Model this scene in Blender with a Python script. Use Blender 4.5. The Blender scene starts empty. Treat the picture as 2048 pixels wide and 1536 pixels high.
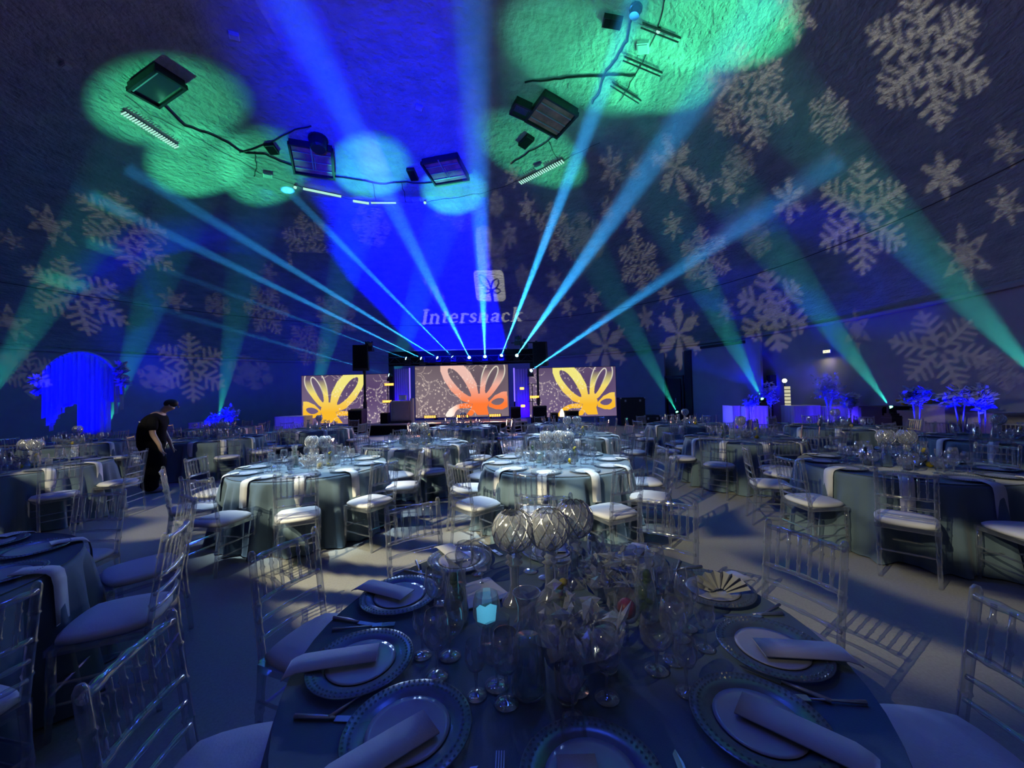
import bpy, math, random
import numpy as np
from mathutils import Vector, Matrix
random.seed(7); rng = np.random.default_rng(7)
scene = bpy.context.scene
COL = scene.collection
PI = math.pi
# ------------------------------------------------------------------ camera
F = 769.0; CAMH = 1.65
_p = math.atan((785-768)/F); _r = math.radians(1.3)
_fw = np.array([0, math.cos(_p), math.sin(_p)]); _rt = np.array([1., 0, 0]); _up = np.cross(_rt, _fw)
RT = math.cos(_r)*_rt - math.sin(_r)*_up; UP = math.cos(_r)*_up + math.sin(_r)*_rt; FW = _fw
CAM = np.array([0, 0, CAMH])
cd = bpy.data.cameras.new('camera'); cam = bpy.data.objects.new('camera', cd); COL.objects.link(cam)
cd.sensor_width = 36; cd.lens = F/2048*36; cd.clip_end = 200; cd.clip_start = 0.05
cam.matrix_world = Matrix(((RT[0], UP[0], -FW[0], 0), (RT[1], UP[1], -FW[1], 0), (RT[2], UP[2], -FW[2], CAMH), (0, 0, 0, 1)))
scene.camera = cam
scene.view_settings.view_transform = 'Standard'; scene.view_settings.look = 'None'
scene.view_settings.exposure = 0.0; scene.view_settings.gamma = 1.0; scene.view_settings.use_curve_mapping = False
cy = scene.cycles
cy.max_bounces = 7; cy.diffuse_bounces = 1; cy.glossy_bounces = 2; cy.transmission_bounces = 6; cy.volume_bounces = 0
cy.transparent_max_bounces = 24; cy.use_denoising = True; cy.sample_clamp_indirect = 3; cy.sample_clamp_direct = 0
cy.caustics_reflective = False; cy.caustics_refractive = False; cy.use_light_tree = True
cy.use_adaptive_sampling = True; cy.adaptive_threshold = 0.006
w = bpy.data.worlds.new('world'); scene.world = w; w.use_nodes = True
w.node_tree.nodes['Background'].inputs[0].default_value = (0, 0, 0, 1); w.node_tree.nodes['Background'].inputs[1].default_value = 0

# ------------------------------------------------------------------ geometry of the place
DC = np.array([-4.6, 11.0]); DR = 17.0; WALLH = 4.0; DS = 8.05      # dome centre, radius, spring height, rise
def ray(px, py): return (px-1024)/F*RT - (py-768)/F*UP + FW
def onz(px, py, z): d = ray(px, py); return CAM + d*(z-CAMH)/d[2]
def ony(px, py, y): d = ray(px, py); return CAM + d*(y/d[1])
def proj(P):
    v = P - CAM; c = v @ FW
    c = np.where(np.abs(c) < 1e-6, 1e-6, c)
    return 1024+F*(v @ RT)/c, 768-F*(v @ UP)/c, c
def dome_hit(o, d):
    """o (3,), d (N,3) -> points on the dome or the wall (from inside)"""
    d = np.atleast_2d(d).astype(float); o = np.asarray(o, float)
    s = np.array([DR, DR, DS]); oc = (o-np.array([DC[0], DC[1], WALLH]))/s; dd = d/s
    a = (dd**2).sum(1); b = dd @ oc; c = oc @ oc-1
    t = (-b+np.sqrt(np.maximum(b*b-a*c, 0)))/a
    P = o+d*t[:, None]
    u = d[:, :2]; oo = o[:2]-DC; a2 = (u**2).sum(1); b2 = u @ oo; c2 = oo @ oo-DR**2
    t2 = (-b2+np.sqrt(np.maximum(b2*b2-a2*c2, 0)))/np.maximum(a2, 1e-9)
    P2 = o+d*t2[:, None]
    m = P[:, 2] < WALLH
    P[m] = P2[m]
    return P
def dpx(px, py): return dome_hit(CAM, ray(px, py)[None])[0]
def dnorm(P):
    if P[2] <= WALLH: n = np.array([DC[0]-P[0], DC[1]-P[1], 0])
    else: n = -np.array([(P[0]-DC[0])/DR**2, (P[1]-DC[1])/DR**2, (P[2]-WALLH)/DS**2])
    return n/np.linalg.norm(n)

# ------------------------------------------------------------------ lights
def spot(name, loc, target, power, color, half_deg, blend=0.3, radius=0.02):
    l = bpy.data.lights.new(name, 'SPOT'); l.energy = power; l.color = color
    l.spot_size = math.radians(2*half_deg); l.spot_blend = blend; l.shadow_soft_size = radius
    o = bpy.data.objects.new(name, l); COL.objects.link(o); o.location = loc
    o.rotation_euler = (Vector(target)-Vector(loc)).to_track_quat('-Z', 'Y').to_euler()
    return o
def area(name, loc, target, power, color, size, spread=180):
    l = bpy.data.lights.new(name, 'AREA'); l.energy = power; l.color = color; l.shape = 'DISK'; l.size = size
    l.spread = math.radians(spread)
    o = bpy.data.objects.new(name, l); COL.objects.link(o); o.location = loc
    o.rotation_euler = (Vector(target)-Vector(loc)).to_track_quat('-Z', 'Y').to_euler()
    return o
# added blue ambient fill: area lights at the dome ring and low round the wall
for k in range(6):
    a = k*PI/3+0.3
    x, y = DC[0]+7.4*math.cos(a), DC[1]+7.4*math.sin(a)
    area('blue_ring_fill', (x, y, 10.6), (x*0.9, y*0.8, 0), 70 if y > 5 else 36, (0.03, 0.09, 1.0), 0.6)
for a, pw in ((65, 26), (20, 24), (-30, 6), (110, 26), (150, 22), (195, 8)):
    a = math.radians(a); x, y = DC[0]+13.2*math.cos(a), DC[1]+13.2*math.sin(a)
    area('blue_wall_fill', (x, y, 0.3), (DC[0]+17*math.cos(a), DC[1]+17*math.sin(a), 4.2), pw, (0.07, 0.07, 1.0), 0.4)
# added soft teal-white fill that lifts the middle table tops
for q, pw in (((-2.6, 5.0), 8500), ((0.5, 4.9), 8500), ((-1.5, 7.4), 4500), ((4.2, 4.2), 1000), ((1.2, 7.6), 4500)):
    spot('pale_table_fill', (q[0]-1.5 if q[0] < 0 else q[0]+.9, q[1]-.3, 10.2), (q[0], q[1], .7), pw, (0.62, 0.85, 1.0), 8, 1.0, 0.1)

# ------------------------------------------------------------------ materials
MAT = {}
def nodes(name):
    m = bpy.data.materials.new(name); m.use_nodes = True; MAT[name] = m
    return m, m.node_tree.nodes, m.node_tree.links
def pbr(name, color, rough=0.6, metal=0.0, noise=0.0, nscale=20, bump=0.0, bscale=40, spec=0.5, emit=None, es=0, stretch=None, sheen=0):
    m, N, L = nodes(name); b = N['Principled BSDF']
    b.inputs['Base Color'].default_value = (*color, 1); b.inputs['Roughness'].default_value = rough
    b.inputs['Metallic'].default_value = metal; b.inputs['Specular IOR Level'].default_value = spec
    if sheen: b.inputs['Sheen Weight'].default_value = sheen
    tc = N.new('ShaderNodeTexCoord'); src = tc.outputs['Object']
    if stretch:
        mp = N.new('ShaderNodeMapping'); mp.inputs['Scale'].default_value = stretch; L.new(src, mp.inputs[0]); src = mp.outputs[0]
    if noise:
        n = N.new('ShaderNodeTexNoise'); n.inputs['Scale'].default_value = nscale; n.inputs['Detail'].default_value = 4; L.new(src, n.inputs['Vector'])
        r = N.new('ShaderNodeValToRGB'); c = np.array(color)
        r.color_ramp.elements[0].position = 0.3; r.color_ramp.elements[1].position = 0.7
        r.color_ramp.elements[0].color = (*np.clip(c*(1-noise), 0, 1), 1); r.color_ramp.elements[1].color = (*np.clip(c*(1+noise), 0, 1), 1)
        L.new(n.outputs['Fac'], r.inputs[0]); L.new(r.outputs[0], b.inputs['Base Color'])
    if bump:
        n = N.new('ShaderNodeTexNoise'); n.inputs['Scale'].default_value = bscale; n.inputs['Detail'].default_value = 3; L.new(src, n.inputs['Vector'])
        bp = N.new('ShaderNodeBump'); bp.inputs['Strength'].default_value = bump; bp.inputs['Distance'].default_value = 0.02
        L.new(n.outputs['Fac'], bp.inputs['Height']); L.new(bp.outputs[0], b.inputs['Normal'])
    if emit:
        b.inputs['Emission Color'].default_value = (*emit, 1); b.inputs['Emission Strength'].default_value = es
    return m
def clear(name, tint, rough, lo, hi, diff=0.0, dcol=(0.8, 0.85, 0.9)):
    """thin clear plastic or glass: see-through face on, shiny and paler at grazing angles"""
    m, N, L = nodes(name); N.remove(N['Principled BSDF']); out = N['Material Output']
    t = N.new('ShaderNodeBsdfTransparent'); t.inputs[0].default_value = (*tint, 1)
    g = N.new('ShaderNodeBsdfGlossy'); g.inputs['Roughness'].default_value = rough; g.inputs[0].default_value = (1, 1, 1, 1)
    lw = N.new('ShaderNodeLayerWeight'); lw.inputs[0].default_value = 0.35
    mr = N.new('ShaderNodeMapRange'); mr.inputs['To Min'].default_value = lo; mr.inputs['To Max'].default_value = hi
    L.new(lw.outputs['Facing'], mr.inputs[0])
    mx = N.new('ShaderNodeMixShader'); L.new(mr.outputs[0], mx.inputs[0]); L.new(t.outputs[0], mx.inputs[1])
    d = N.new('ShaderNodeBsdfDiffuse'); d.inputs[0].default_value = (*dcol, 1)
    m2 = N.new('ShaderNodeMixShader'); m2.inputs[0].default_value = diff; L.new(g.outputs[0], m2.inputs[1]); L.new(d.outputs[0], m2.inputs[2])
    L.new(m2.outputs[0], mx.inputs[2]); L.new(mx.outputs[0], out.inputs[0])
    return m
def glow(name, color, strength, sample=True):
    m, N, L = nodes(name); N.remove(N['Principled BSDF']); e = N.new('ShaderNodeEmission')
    e.inputs[0].default_value = (*color, 1); e.inputs[1].default_value = strength; L.new(e.outputs[0], N['Material Output'].inputs[0])
    if not sample: m.cycles.emission_sampling = 'NONE'
    return m
pbr('carpet', (0.35, 0.35, 0.33), 0.55, noise=0.10, nscale=60, bump=0.15, bscale=150, spec=0.35)
pbr('cloth', (0.13, 0.20, 0.26), 0.75, noise=0.12, nscale=3, bump=0.15, bscale=300, sheen=0.3)
pbr('napkin', (0.80, 0.80, 0.80), 0.8, bump=0.1, bscale=200)
pbr('cushion', (0.82, 0.82, 0.84), 0.7, bump=0.1, bscale=120)
pbr('black', (0.012, 0.012, 0.016), 0.55, noise=0.2, nscale=15)
pbr('black_cloth', (0.008, 0.008, 0.011), 0.95, bump=0.1, bscale=60, spec=0.1)
pbr('dark_metal', (0.05, 0.05, 0.06), 0.4, metal=0.6, noise=0.2)
pbr('steel', (0.6, 0.6, 0.62), 0.38, metal=0.85, noise=0.1)
pbr('grey_panel', (0.30, 0.30, 0.31), 0.5, noise=0.06, nscale=6)
pbr('pale_trim', (0.55, 0.56, 0.58), 0.45, noise=0.05)
pbr('white_plastic', (0.8, 0.8, 0.8), 0.4, noise=0.03)
pbr('linen', (0.72, 0.70, 0.78), 0.8, bump=0.2, bscale=30)
pbr('fringe', (0.55, 0.55, 0.7), 0.6, noise=0.2, nscale=6, stretch=(8, 8, 0.4))
pbr('leaf', (0.6, 0.62, 0.75), 0.6, noise=0.3, nscale=6)
pbr('herb', (0.05, 0.12, 0.03), 0.5, noise=0.4, nscale=40)
pbr('lemon', (0.80, 0.60, 0.04), 0.45, noise=0.15, nscale=30)
pbr('berry', (0.35, 0.03, 0.06), 0.4, noise=0.3, nscale=40)
pbr('skin', (0.55, 0.36, 0.27), 0.5, noise=0.05)
pbr('hair', (0.02, 0.015, 0.012), 0.6, noise=0.3, nscale=60)
pbr('shoe', (0.38, 0.38, 0.42), 0.6, noise=0.1)
pbr('china', (0.62, 0.64, 0.70), 0.15, noise=0.04, spec=0.7)
pbr('wall_paint', (0.36, 0.36, 0.42), 0.8, noise=0.06, nscale=2, bump=0.2, bscale=8)
pbr('tinsel', (0.5, 0.8, 0.9), 0.25, metal=0.7, noise=0.3, nscale=30)
pbr('red_panel', (0.50, 0.15, 0.16), 0.4, noise=0.4, nscale=3)
clear('acrylic', (0.84, 0.86, 0.90), 0.08, 0.12, 0.9, 0.20)
clear('glass', (0.88, 0.91, 0.95), 0.07, 0.13, 0.95, 0.22)
clear('cut_glass', (0.75, 0.78, 0.85), 0.10, 0.34, 0.95, 0.45)
clear('charger_glass', (0.45, 0.5, 0.56), 0.25, 0.18, 0.6, 0.6, (0.5, 0.6, 0.65))
clear('water', (0.82, 0.93, 0.92), 0.05, 0.22, 0.9, 0.45, (0.6, .9, .85))
clear('smoked', (0.25, 0.25, 0.3), 0.1, 0.3, 0.8, 0.1)
# dome skin: sprayed plaster with lift lines
m, N, L = nodes('sprayed_plaster'); b = N['Principled BSDF']; b.inputs['Roughness'].default_value = 0.92
b.inputs['Specular IOR Level'].default_value = 0.15
tc = N.new('ShaderNodeTexCoord')
n1 = N.new('ShaderNodeTexNoise'); n1.inputs['Scale'].default_value = 1.6; n1.inputs['Detail'].default_value = 6
mp = N.new('ShaderNodeMapping'); mp.inputs['Scale'].default_value = (1, 1, 3.5); L.new(tc.outputs['Object'], mp.inputs[0]); L.new(mp.outputs[0], n1.inputs['Vector'])
rp = N.new('ShaderNodeValToRGB'); rp.color_ramp.elements[0].color = (0.33, 0.35, 0.36, 1); rp.color_ramp.elements[1].color = (0.47, 0.49, 0.49, 1)
rp.color_ramp.elements[0].position = 0.3; rp.color_ramp.elements[1].position = 0.7
L.new(n1.outputs['Fac'], rp.inputs[0]); L.new(rp.outputs[0], b.inputs['Base Color'])
n2 = N.new('ShaderNodeTexNoise'); n2.inputs['Scale'].default_value = 5; n2.inputs['Detail'].default_value = 5; L.new(mp.outputs[0], n2.inputs['Vector'])
bp = N.new('ShaderNodeBump'); bp.inputs['Strength'].default_value = 0.8; bp.inputs['Distance'].default_value = 0.16
L.new(n2.outputs['Fac'], bp.inputs['Height']); L.new(bp.outputs[0], b.inputs['Normal'])
for i, (c, s) in {'cyan_lamp': ((0.35, 0.85, 1.0), 12), 'teal_lamp': ((0.15, 1.0, 0.55), 9), 'amber_lamp': ((1.0, 0.35, 0.04), 9),
                  'blue_tube': ((0.12, 0.08, 1.0), 3), 'exit_glow': ((1.0, 0.95, 0.6), 1.6), 'globe_glow': ((1.0, 0.93, 0.6), 3.0), 'pillar_glow': ((0.85, 0.8, 0.55), 0.7),
                  'cyan_foil_glow': ((0.12, 0.62, 0.95), 0.8), 'lamp_glint_glow': ((0.5, 1.0, 0.85), 0.9)}.items():
    glow(i, c, s, sample=False)
M = MAT
m, N, L = nodes('led_screen'); N.remove(N['Principled BSDF'])
e = N.new('ShaderNodeEmission'); at = N.new('ShaderNodeAttribute'); at.attribute_name = 'Col'; L.new(at.outputs['Color'], e.inputs[0]); e.inputs[1].default_value = 1.0
L.new(e.outputs[0], N['Material Output'].inputs[0]); m.cycles.emission_sampling = 'NONE'
m, N, L = nodes('gobo_plate'); N.remove(N['Principled BSDF'])
t = N.new('ShaderNodeBsdfTransparent'); at = N.new('ShaderNodeAttribute'); at.attribute_name = 'Col'; L.new(at.outputs['Color'], t.inputs[0])
L.new(t.outputs[0], N['Material Output'].inputs[0])
def haze_mat(name, color, dens):
    m, N, L = nodes(name); N.remove(N['Principled BSDF']); v = N.new('ShaderNodeVolumeScatter')
    v.inputs['Color'].default_value = (*color, 1); v.inputs['Density'].default_value = dens; v.inputs['Anisotropy'].default_value = 0.0
    L.new(v.outputs[0], N['Material Output'].inputs['Volume'])
haze_mat('haze_thick', (1, 1, 1), 0.11); haze_mat('haze_thin', (0.35, 0.6, 0.95), 0.028)

# ------------------------------------------------------------------ mesh helpers
class MB:
    def __init__(s): s.v = []; s.f = []
    def add(s, vs, fs):
        k = len(s.v); s.v += [tuple(map(float, q)) for q in vs]; s.f += [tuple(i+k for i in q) for q in fs]; return s
    def box(s, c, d, R=None, taper=1.0):
        q = []
        for z in (-.5, .5):
            t = taper if z > 0 else 1
            for x, y in ((-.5, -.5), (.5, -.5), (.5, .5), (-.5, .5)):
                p = Vector((x*d[0]*t, y*d[1]*t, z*d[2])); p = (R @ p) if R is not None else p
                q.append((p[0]+c[0], p[1]+c[1], p[2]+c[2]))
        return s.add(q, [(3, 2, 1, 0), (4, 5, 6, 7), (0, 1, 5, 4), (1, 2, 6, 5), (2, 3, 7, 6), (3, 0, 4, 7)])
    def tube(s, pts, r, n=8, cap=True):
        pts = [Vector(p) for p in pts]; r = r if hasattr(r, '__len__') else [r]*len(pts)
        vs = []; u0 = None
        for i, p in enumerate(pts):
            t = (pts[min(i+1, len(pts)-1)]-pts[max(i-1, 0)]).normalized()
            if u0 is None: u0 = t.orthogonal().normalized()
            u0 = (u0-t*u0.dot(t)).normalized(); v = t.cross(u0)
            for k in range(n):
                a = 2*PI*k/n; vs.append(p+(u0*math.cos(a)+v*math.sin(a))*r[i])
        fs = [(i*n+k, i*n+(k+1) % n, (i+1)*n+(k+1) % n, (i+1)*n+k) for i in range(len(pts)-1) for k in range(n)]
        if cap: fs += [tuple(range(n-1, -1, -1)), tuple((len(pts)-1)*n+k for k in range(n))]
        return s.add(vs, fs)
    def lathe(s, prof, n=20, c=(0, 0, 0), mod=None):
        vs = []
        for i, (r, z) in enumerate(prof):
            for k in range(n):
                a = 2*PI*k/n; rr = r*(mod(i, a) if mod else 1)
                vs.append((c[0]+rr*math.cos(a), c[1]+rr*math.sin(a), c[2]+z))
        fs = [(i*n+k, i*n+(k+1) % n, (i+1)*n+(k+1) % n, (i+1)*n+k) for i in range(len(prof)-1) for k in range(n)]
        return s.add(vs, fs)
    def disc(s, r, z, n=20, c=(0, 0)):
        return s.add([(c[0]+r*math.cos(2*PI*k/n), c[1]+r*math.sin(2*PI*k/n), z) for k in range(n)], [tuple(range(n))])
    def sphere(s, c, r, n=10, m=6, sc=(1, 1, 1)):
        prof = [(math.sin(PI*i/m)*r, -math.cos(PI*i/m)*r) for i in range(m+1)]
        k = len(s.v); s.lathe(prof, n)
        for i in range(k, len(s.v)):
            p = s.v[i]; s.v[i] = (c[0]+p[0]*sc[0], c[1]+p[1]*sc[1], c[2]+p[2]*sc[2])
        return s
    def mesh(s, name, mat, smooth=False):
        me = bpy.data.meshes.new(name); me.from_pydata(s.v, [], s.f)
        if smooth: me.polygons.foreach_set('use_smooth', [True]*len(me.polygons))
        me.materials.append(M[mat]); me.update()
        return me
def part(name, me, parent, loc=(0, 0, 0), rz=0, label=None):
    o = bpy.data.objects.new(name, me); COL.objects.link(o); o.parent = parent; o.location = loc
    if rz: o.rotation_euler = (0, 0, rz)
    if label: o['label'] = label
    return o
def mk(name, mb, mat, parent=None, smooth=False, label=None):
    o = part(name, mb.mesh(name, mat, smooth), parent); 
    if label: o['label'] = label
    return o
def thing(name, label, cat, loc=(0, 0, 0), rz=0, group=None, me=None):
    o = bpy.data.objects.new(name, me); COL.objects.link(o); o.location = [float(q) for q in loc]; o.rotation_euler = (0, 0, rz)
    o['label'] = label; o['category'] = cat
    if group: o['group'] = group
    if me is None: o.empty_display_size = 0.1
    return o
def struct(name, mb, mat, label, smooth=False, kind='structure'):
    o = bpy.data.objects.new(name, mb.mesh(name, mat, smooth)); COL.objects.link(o); o['kind'] = kind; o['label'] = label
    return o
def copy_thing(src, loc, rz, label, group=None):
    r = src.copy(); COL.objects.link(r); r.location = [float(q) for q in loc]; r.rotation_euler = (0, 0, rz); r['label'] = label
    if group: r['group'] = group
    for ch in KIDS.get(src.name, []):
        c = ch.copy(); COL.objects.link(c); c.parent = r
        for g in KIDS.get(ch.name, []):
            d = g.copy(); COL.objects.link(d); d.parent = c
    return r
KIDS = {}
def remember(o):
    KIDS[o.name] = list(o.children)
    for c in o.children: KIDS[c.name] = list(c.children)
USED = set()
def place(src, loc, rz, label, group=None):
    """first time moves the source itself, then copies it"""
    if src.name not in USED:
        USED.add(src.name); src.location = [float(q) for q in loc]; src.rotation_euler = (0, 0, rz); src['label'] = label
        if group: src['group'] = group
        return src
    return copy_thing(src, loc, rz, label, group)

# ------------------------------------------------------------------ room shell
n = 96; mb = MB()
prof = [(0.001, 0)]+[(r, 0) for r in (6, 12, 17.3)]
mb.lathe(prof, 64, (DC[0], DC[1], 0)); struct('floor', mb, 'carpet', 'pale grey hall floor crossed by swirling light patterns')
mb = MB().lathe([(DR, 0), (DR, 2), (DR, WALLH)], n, (DC[0], DC[1], 0)); struct('wall_round', mb, 'wall_paint', 'round perimeter wall washed in deep blue', True)
mb = MB(); pr = []
for i in range(0, 33):
    a = PI/2*i/32; pr.append((max(DR*math.cos(a), 0.001), WALLH+DS*math.sin(a)))
mb.lathe(pr, 128, (DC[0], DC[1], 0)); struct('ceiling', mb, 'sprayed_plaster', 'domed ceiling of sprayed plaster lit by projected snowflakes', True)
# cornice where wall and dome meet, and the double rail above it
def ring(r, z, rad, a0=0, a1=2*PI, n=90):
    return MB().tube([(DC[0]+r*math.cos(a0+(a1-a0)*i/n), DC[1]+r*math.sin(a0+(a1-a0)*i/n), z) for i in range(n+1)], rad, 6)
struct('trim_1', ring(DR-0.05, WALLH, 0.09), 'wall_paint', 'narrow cornice along the top of the round wall')
struct('trim_2', ring(16.0, 6.75, 0.018), 'pale_trim', 'thin pale cable rail running round the dome')
struct('trim_3', ring(16.15, 6.5, 0.014), 'dark_metal', 'dark lower cable running round the dome')
# right hand wall bays with door
def wall_pt(px, py, inset=0.0):
    P = dpx(px, py); nn = dnorm(P); return P+nn*inset
def wall_slab(name, px0, px1, ztop, zbot, mat, label, inset, thick=0.15, kind='structure'):
    A = wall_pt(px0, 775, inset); B = wall_pt(px1, 775, inset); mbx = MB(); c = (A+B)/2
    d = B-A; L_ = math.hypot(d[0], d[1]); R = Matrix.Rotation(math.atan2(d[1], d[0]), 3, 'Z')
    mbx.box((c[0], c[1], (ztop+zbot)/2), (L_, thick, ztop-zbot), R)
    return struct(name, mbx, mat, label, kind=kind)
wall_slab('wall_bay', 1395, 1548, 3.75, 0, 'wall_paint', 'flat pale blue wall bay beside the dark door', 0.7)
wall_slab('trim_4', 1425, 1520, 3.72, 3.60, 'black', 'dark slot along the top of the flat wall bay', 0.85, 0.1)
wall_slab('trim_5', 1390, 1404, 3.6, 0, 'black', 'dark pilaster beside the flat wall bay', 0.85, 0.1)
wall_slab('wall_side', 1240, 1345, 3.6, 0, 'wall_paint', 'flat blue wall bay beside the stage', 0.7)
# door
A = wall_pt(1352, 775, 0.75); B = wall_pt(1378, 775, 0.75); c = (A+B)/2; d = B-A
door = MB().box((0, 0, 1.1), (math.hypot(d[0], d[1]), 0.08, 2.2))
dd = struct('door_1', door, 'black', 'dark double door in the blue wall'); dd.location = (c[0], c[1], 0); dd.rotation_euler = (0, 0, math.atan2(d[1], d[0]))
mk('door_handle', MB().tube([(0.1, -0.09, 0.95), (0.1, -0.09, 1.15)], 0.015, 6), 'steel', dd)
mk('door_frame', MB().box((-0.5, -0.02, 1.15), (0.08, 0.1, 2.3)).box((0.5, -0.02, 1.15), (0.08, 0.1, 2.3)).box((0, -0.02, 2.3), (1.08, 0.1, 0.1)), 'dark_metal', dd)

# ------------------------------------------------------------------ gobo projectors (lamps behind plates whose colour shapes the light)
def grid_mesh(name, X, Y, Z, col, mat):
    h_, w_ = X.shape; me = bpy.data.meshes.new(name)
    V = np.stack([X, Y, Z], -1).reshape(-1, 3)
    idx = np.arange(h_*w_).reshape(h_, w_)
    Fq = np.stack([idx[:-1, :-1], idx[:-1, 1:], idx[1:, 1:], idx[1:, :-1]], -1).reshape(-1, 4)
    me.vertices.add(len(V)); me.vertices.foreach_set('co', V.astype('f').ravel())
    me.loops.add(Fq.size); me.loops.foreach_set('vertex_index', Fq.astype('i').ravel())
    me.polygons.add(len(Fq)); me.polygons.foreach_set('loop_start', np.arange(0, Fq.size, 4, dtype='i'))
    me.update(calc_edges=True)
    a = me.attributes.new('Col', 'FLOAT_COLOR', 'POINT')
    c4 = np.ones((len(V), 4), 'f'); c4[:, :3] = col.reshape(-1, 3); a.data.foreach_set('color', c4.ravel())
    me.materials.append(M[mat]); me.validate(); return me
def projector(name, label, loc, target, halfx, halfy, res, fn, power, color, surf='dome', dist=0.3):
    """spot lamp behind a plate; fn(P world points on the lit surface) -> 0..1"""
    loc = np.array(loc, float); fwd = np.array(target, float)-loc; fwd /= np.linalg.norm(fwd)
    rt = np.cross(fwd, [0, 0, 1.]); rt /= np.linalg.norm(rt); up = np.cross(rt, fwd)
    gx = np.linspace(-math.tan(math.radians(halfx)), math.tan(math.radians(halfx)), res)
    ry = max(8, int(res*math.tan(math.radians(halfy))/math.tan(math.radians(halfx))))
    gy = np.linspace(-math.tan(math.radians(halfy)), math.tan(math.radians(halfy)), ry)
    GX, GY = np.meshgrid(gx, gy)
    D = fwd+GX[..., None]*rt+GY[..., None]*up; D = D.reshape(-1, 3)
    if surf == 'dome': P = dome_hit(loc, D)
    else:
        dz = np.where(D[:, 2] > -1e-3, -1e-3, D[:, 2]); P = loc+D*((0-loc[2])/dz)[:, None]
    val = np.clip(fn(P), 0, 1)
    if val.ndim == 1: val = np.repeat(val[:, None], 3, 1)
    W = D*dist
    me = grid_mesh('gobo', W[:, 0].reshape(GX.shape), W[:, 1].reshape(GX.shape), W[:, 2].reshape(GX.shape), val, 'gobo_plate')
    th = thing('gobo_projector', label, 'projector', loc, 0, 'pattern projectors behind the guests')
    part('gobo', me, th)
    # open-fronted housing
    q = Vector(fwd).to_track_quat('-Z', 'Y').to_matrix(); ax, ay = math.tan(math.radians(halfx))*dist, math.tan(math.radians(halfy))*dist
    hb = MB(); k = 1.03
    for sx, sy, lx, ly in ((1, 0, 0.01, 2*ay*k), (-1, 0, 0.01, 2*ay*k), (0, 1, 2*ax*k, 0.01), (0, -1, 2*ax*k, 0.01)):
        c = q @ Vector((sx*ax*k, sy*ay*k, -dist/2)); hb.box(c, (lx, ly, dist*1.1), q)
    hb.box(q @ Vector((0, 0, 0.06)), (2*ax*k, 2*ay*k, 0.02), q)
    mk('housing', hb, 'black', th)
    half = math.degrees(math.atan(math.hypot(math.tan(math.radians(halfx)), math.tan(math.radians(halfy)))))
    s_ = spot(name, loc, loc+fwd, power, color, min(half+1, 88), 0.0, 0.0003)
    return th
def sstep(a, b, x): t = np.clip((x-a)/(b-a), 0, 1); return t*t*(3-2*t)
def segd(u, v, a, b):
    ax, ay = a; bx, by = b; dx, dy = bx-ax, by-ay
    t = np.clip(((u-ax)*dx+(v-ay)*dy)/(dx*dx+dy*dy), 0, 1); return np.hypot(u-ax-t*dx, v-ay-t*dy)
def flake(u, v, kind):
    r = np.hypot(u, v); a = np.arctan2(v, u); s = PI/3
    a = np.abs((a+s/2) % s-s/2); x = r*np.cos(a); y = r*np.sin(a)
    c60, s60 = .5, .866
    if kind == 0:      # ferny
        d = segd(x, y, (0.08, 0), (0.97, 0))-0.045
        for u0, l in ((0.26, .22), (0.44, .34), (0.62, .30), (0.80, .17)):
            d = np.minimum(d, segd(x, y, (u0, 0), (u0+l*c60, l*s60))-0.036)
        d = np.maximum(d, 0.10-r)
    elif kind == 1:    # thick armed star with chevrons
        d = segd(x, y, (0.0, 0), (0.92, 0))-0.06
        for u0, l in ((0.30, .20), (0.55, .36), (0.76, .22)):
            d = np.minimum(d, segd(x, y, (u0, 0), (u0+l*c60, l*s60))-0.055)
        d = np.minimum(d, np.abs(r-0.2)-0.05)
    elif kind == 2:    # petals with diamond holes
        pet = np.abs(y)+np.abs(x-0.52)*0.42-0.20; hole = 0.07-(np.abs(y)*1.6+np.abs(x-0.55)*0.5)
        d = np.maximum(pet, hole); d = np.minimum(d, segd(x, y, (0.0, 0), (0.95, 0))-0.04)
        d = np.minimum(d, segd(x, y, (0.72, 0), (0.84, 0.2))-0.035)
    elif kind == 3:    # plump with round holes
        d = r-0.62-0.22*np.cos(6*np.arctan2(v, u)); d = np.maximum(d, 0.11-np.hypot(x-0.45, y)); d = np.maximum(d, 0.05-np.hypot(r*np.cos(a-s/2)-0.42, r*np.sin(a-s/2)))
        d = np.minimum(d, segd(x, y, (0.6, 0), (0.95, 0))-0.06)
    else:              # broad leaf star
        d = np.abs(y)-0.17*np.sin(np.clip(x, 0, 1)*PI)**0.8-0.01; d = np.maximum(d, x-0.97)
        d = np.maximum(d, 0.03-np.hypot(x-0.3, y))
    return d
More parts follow.
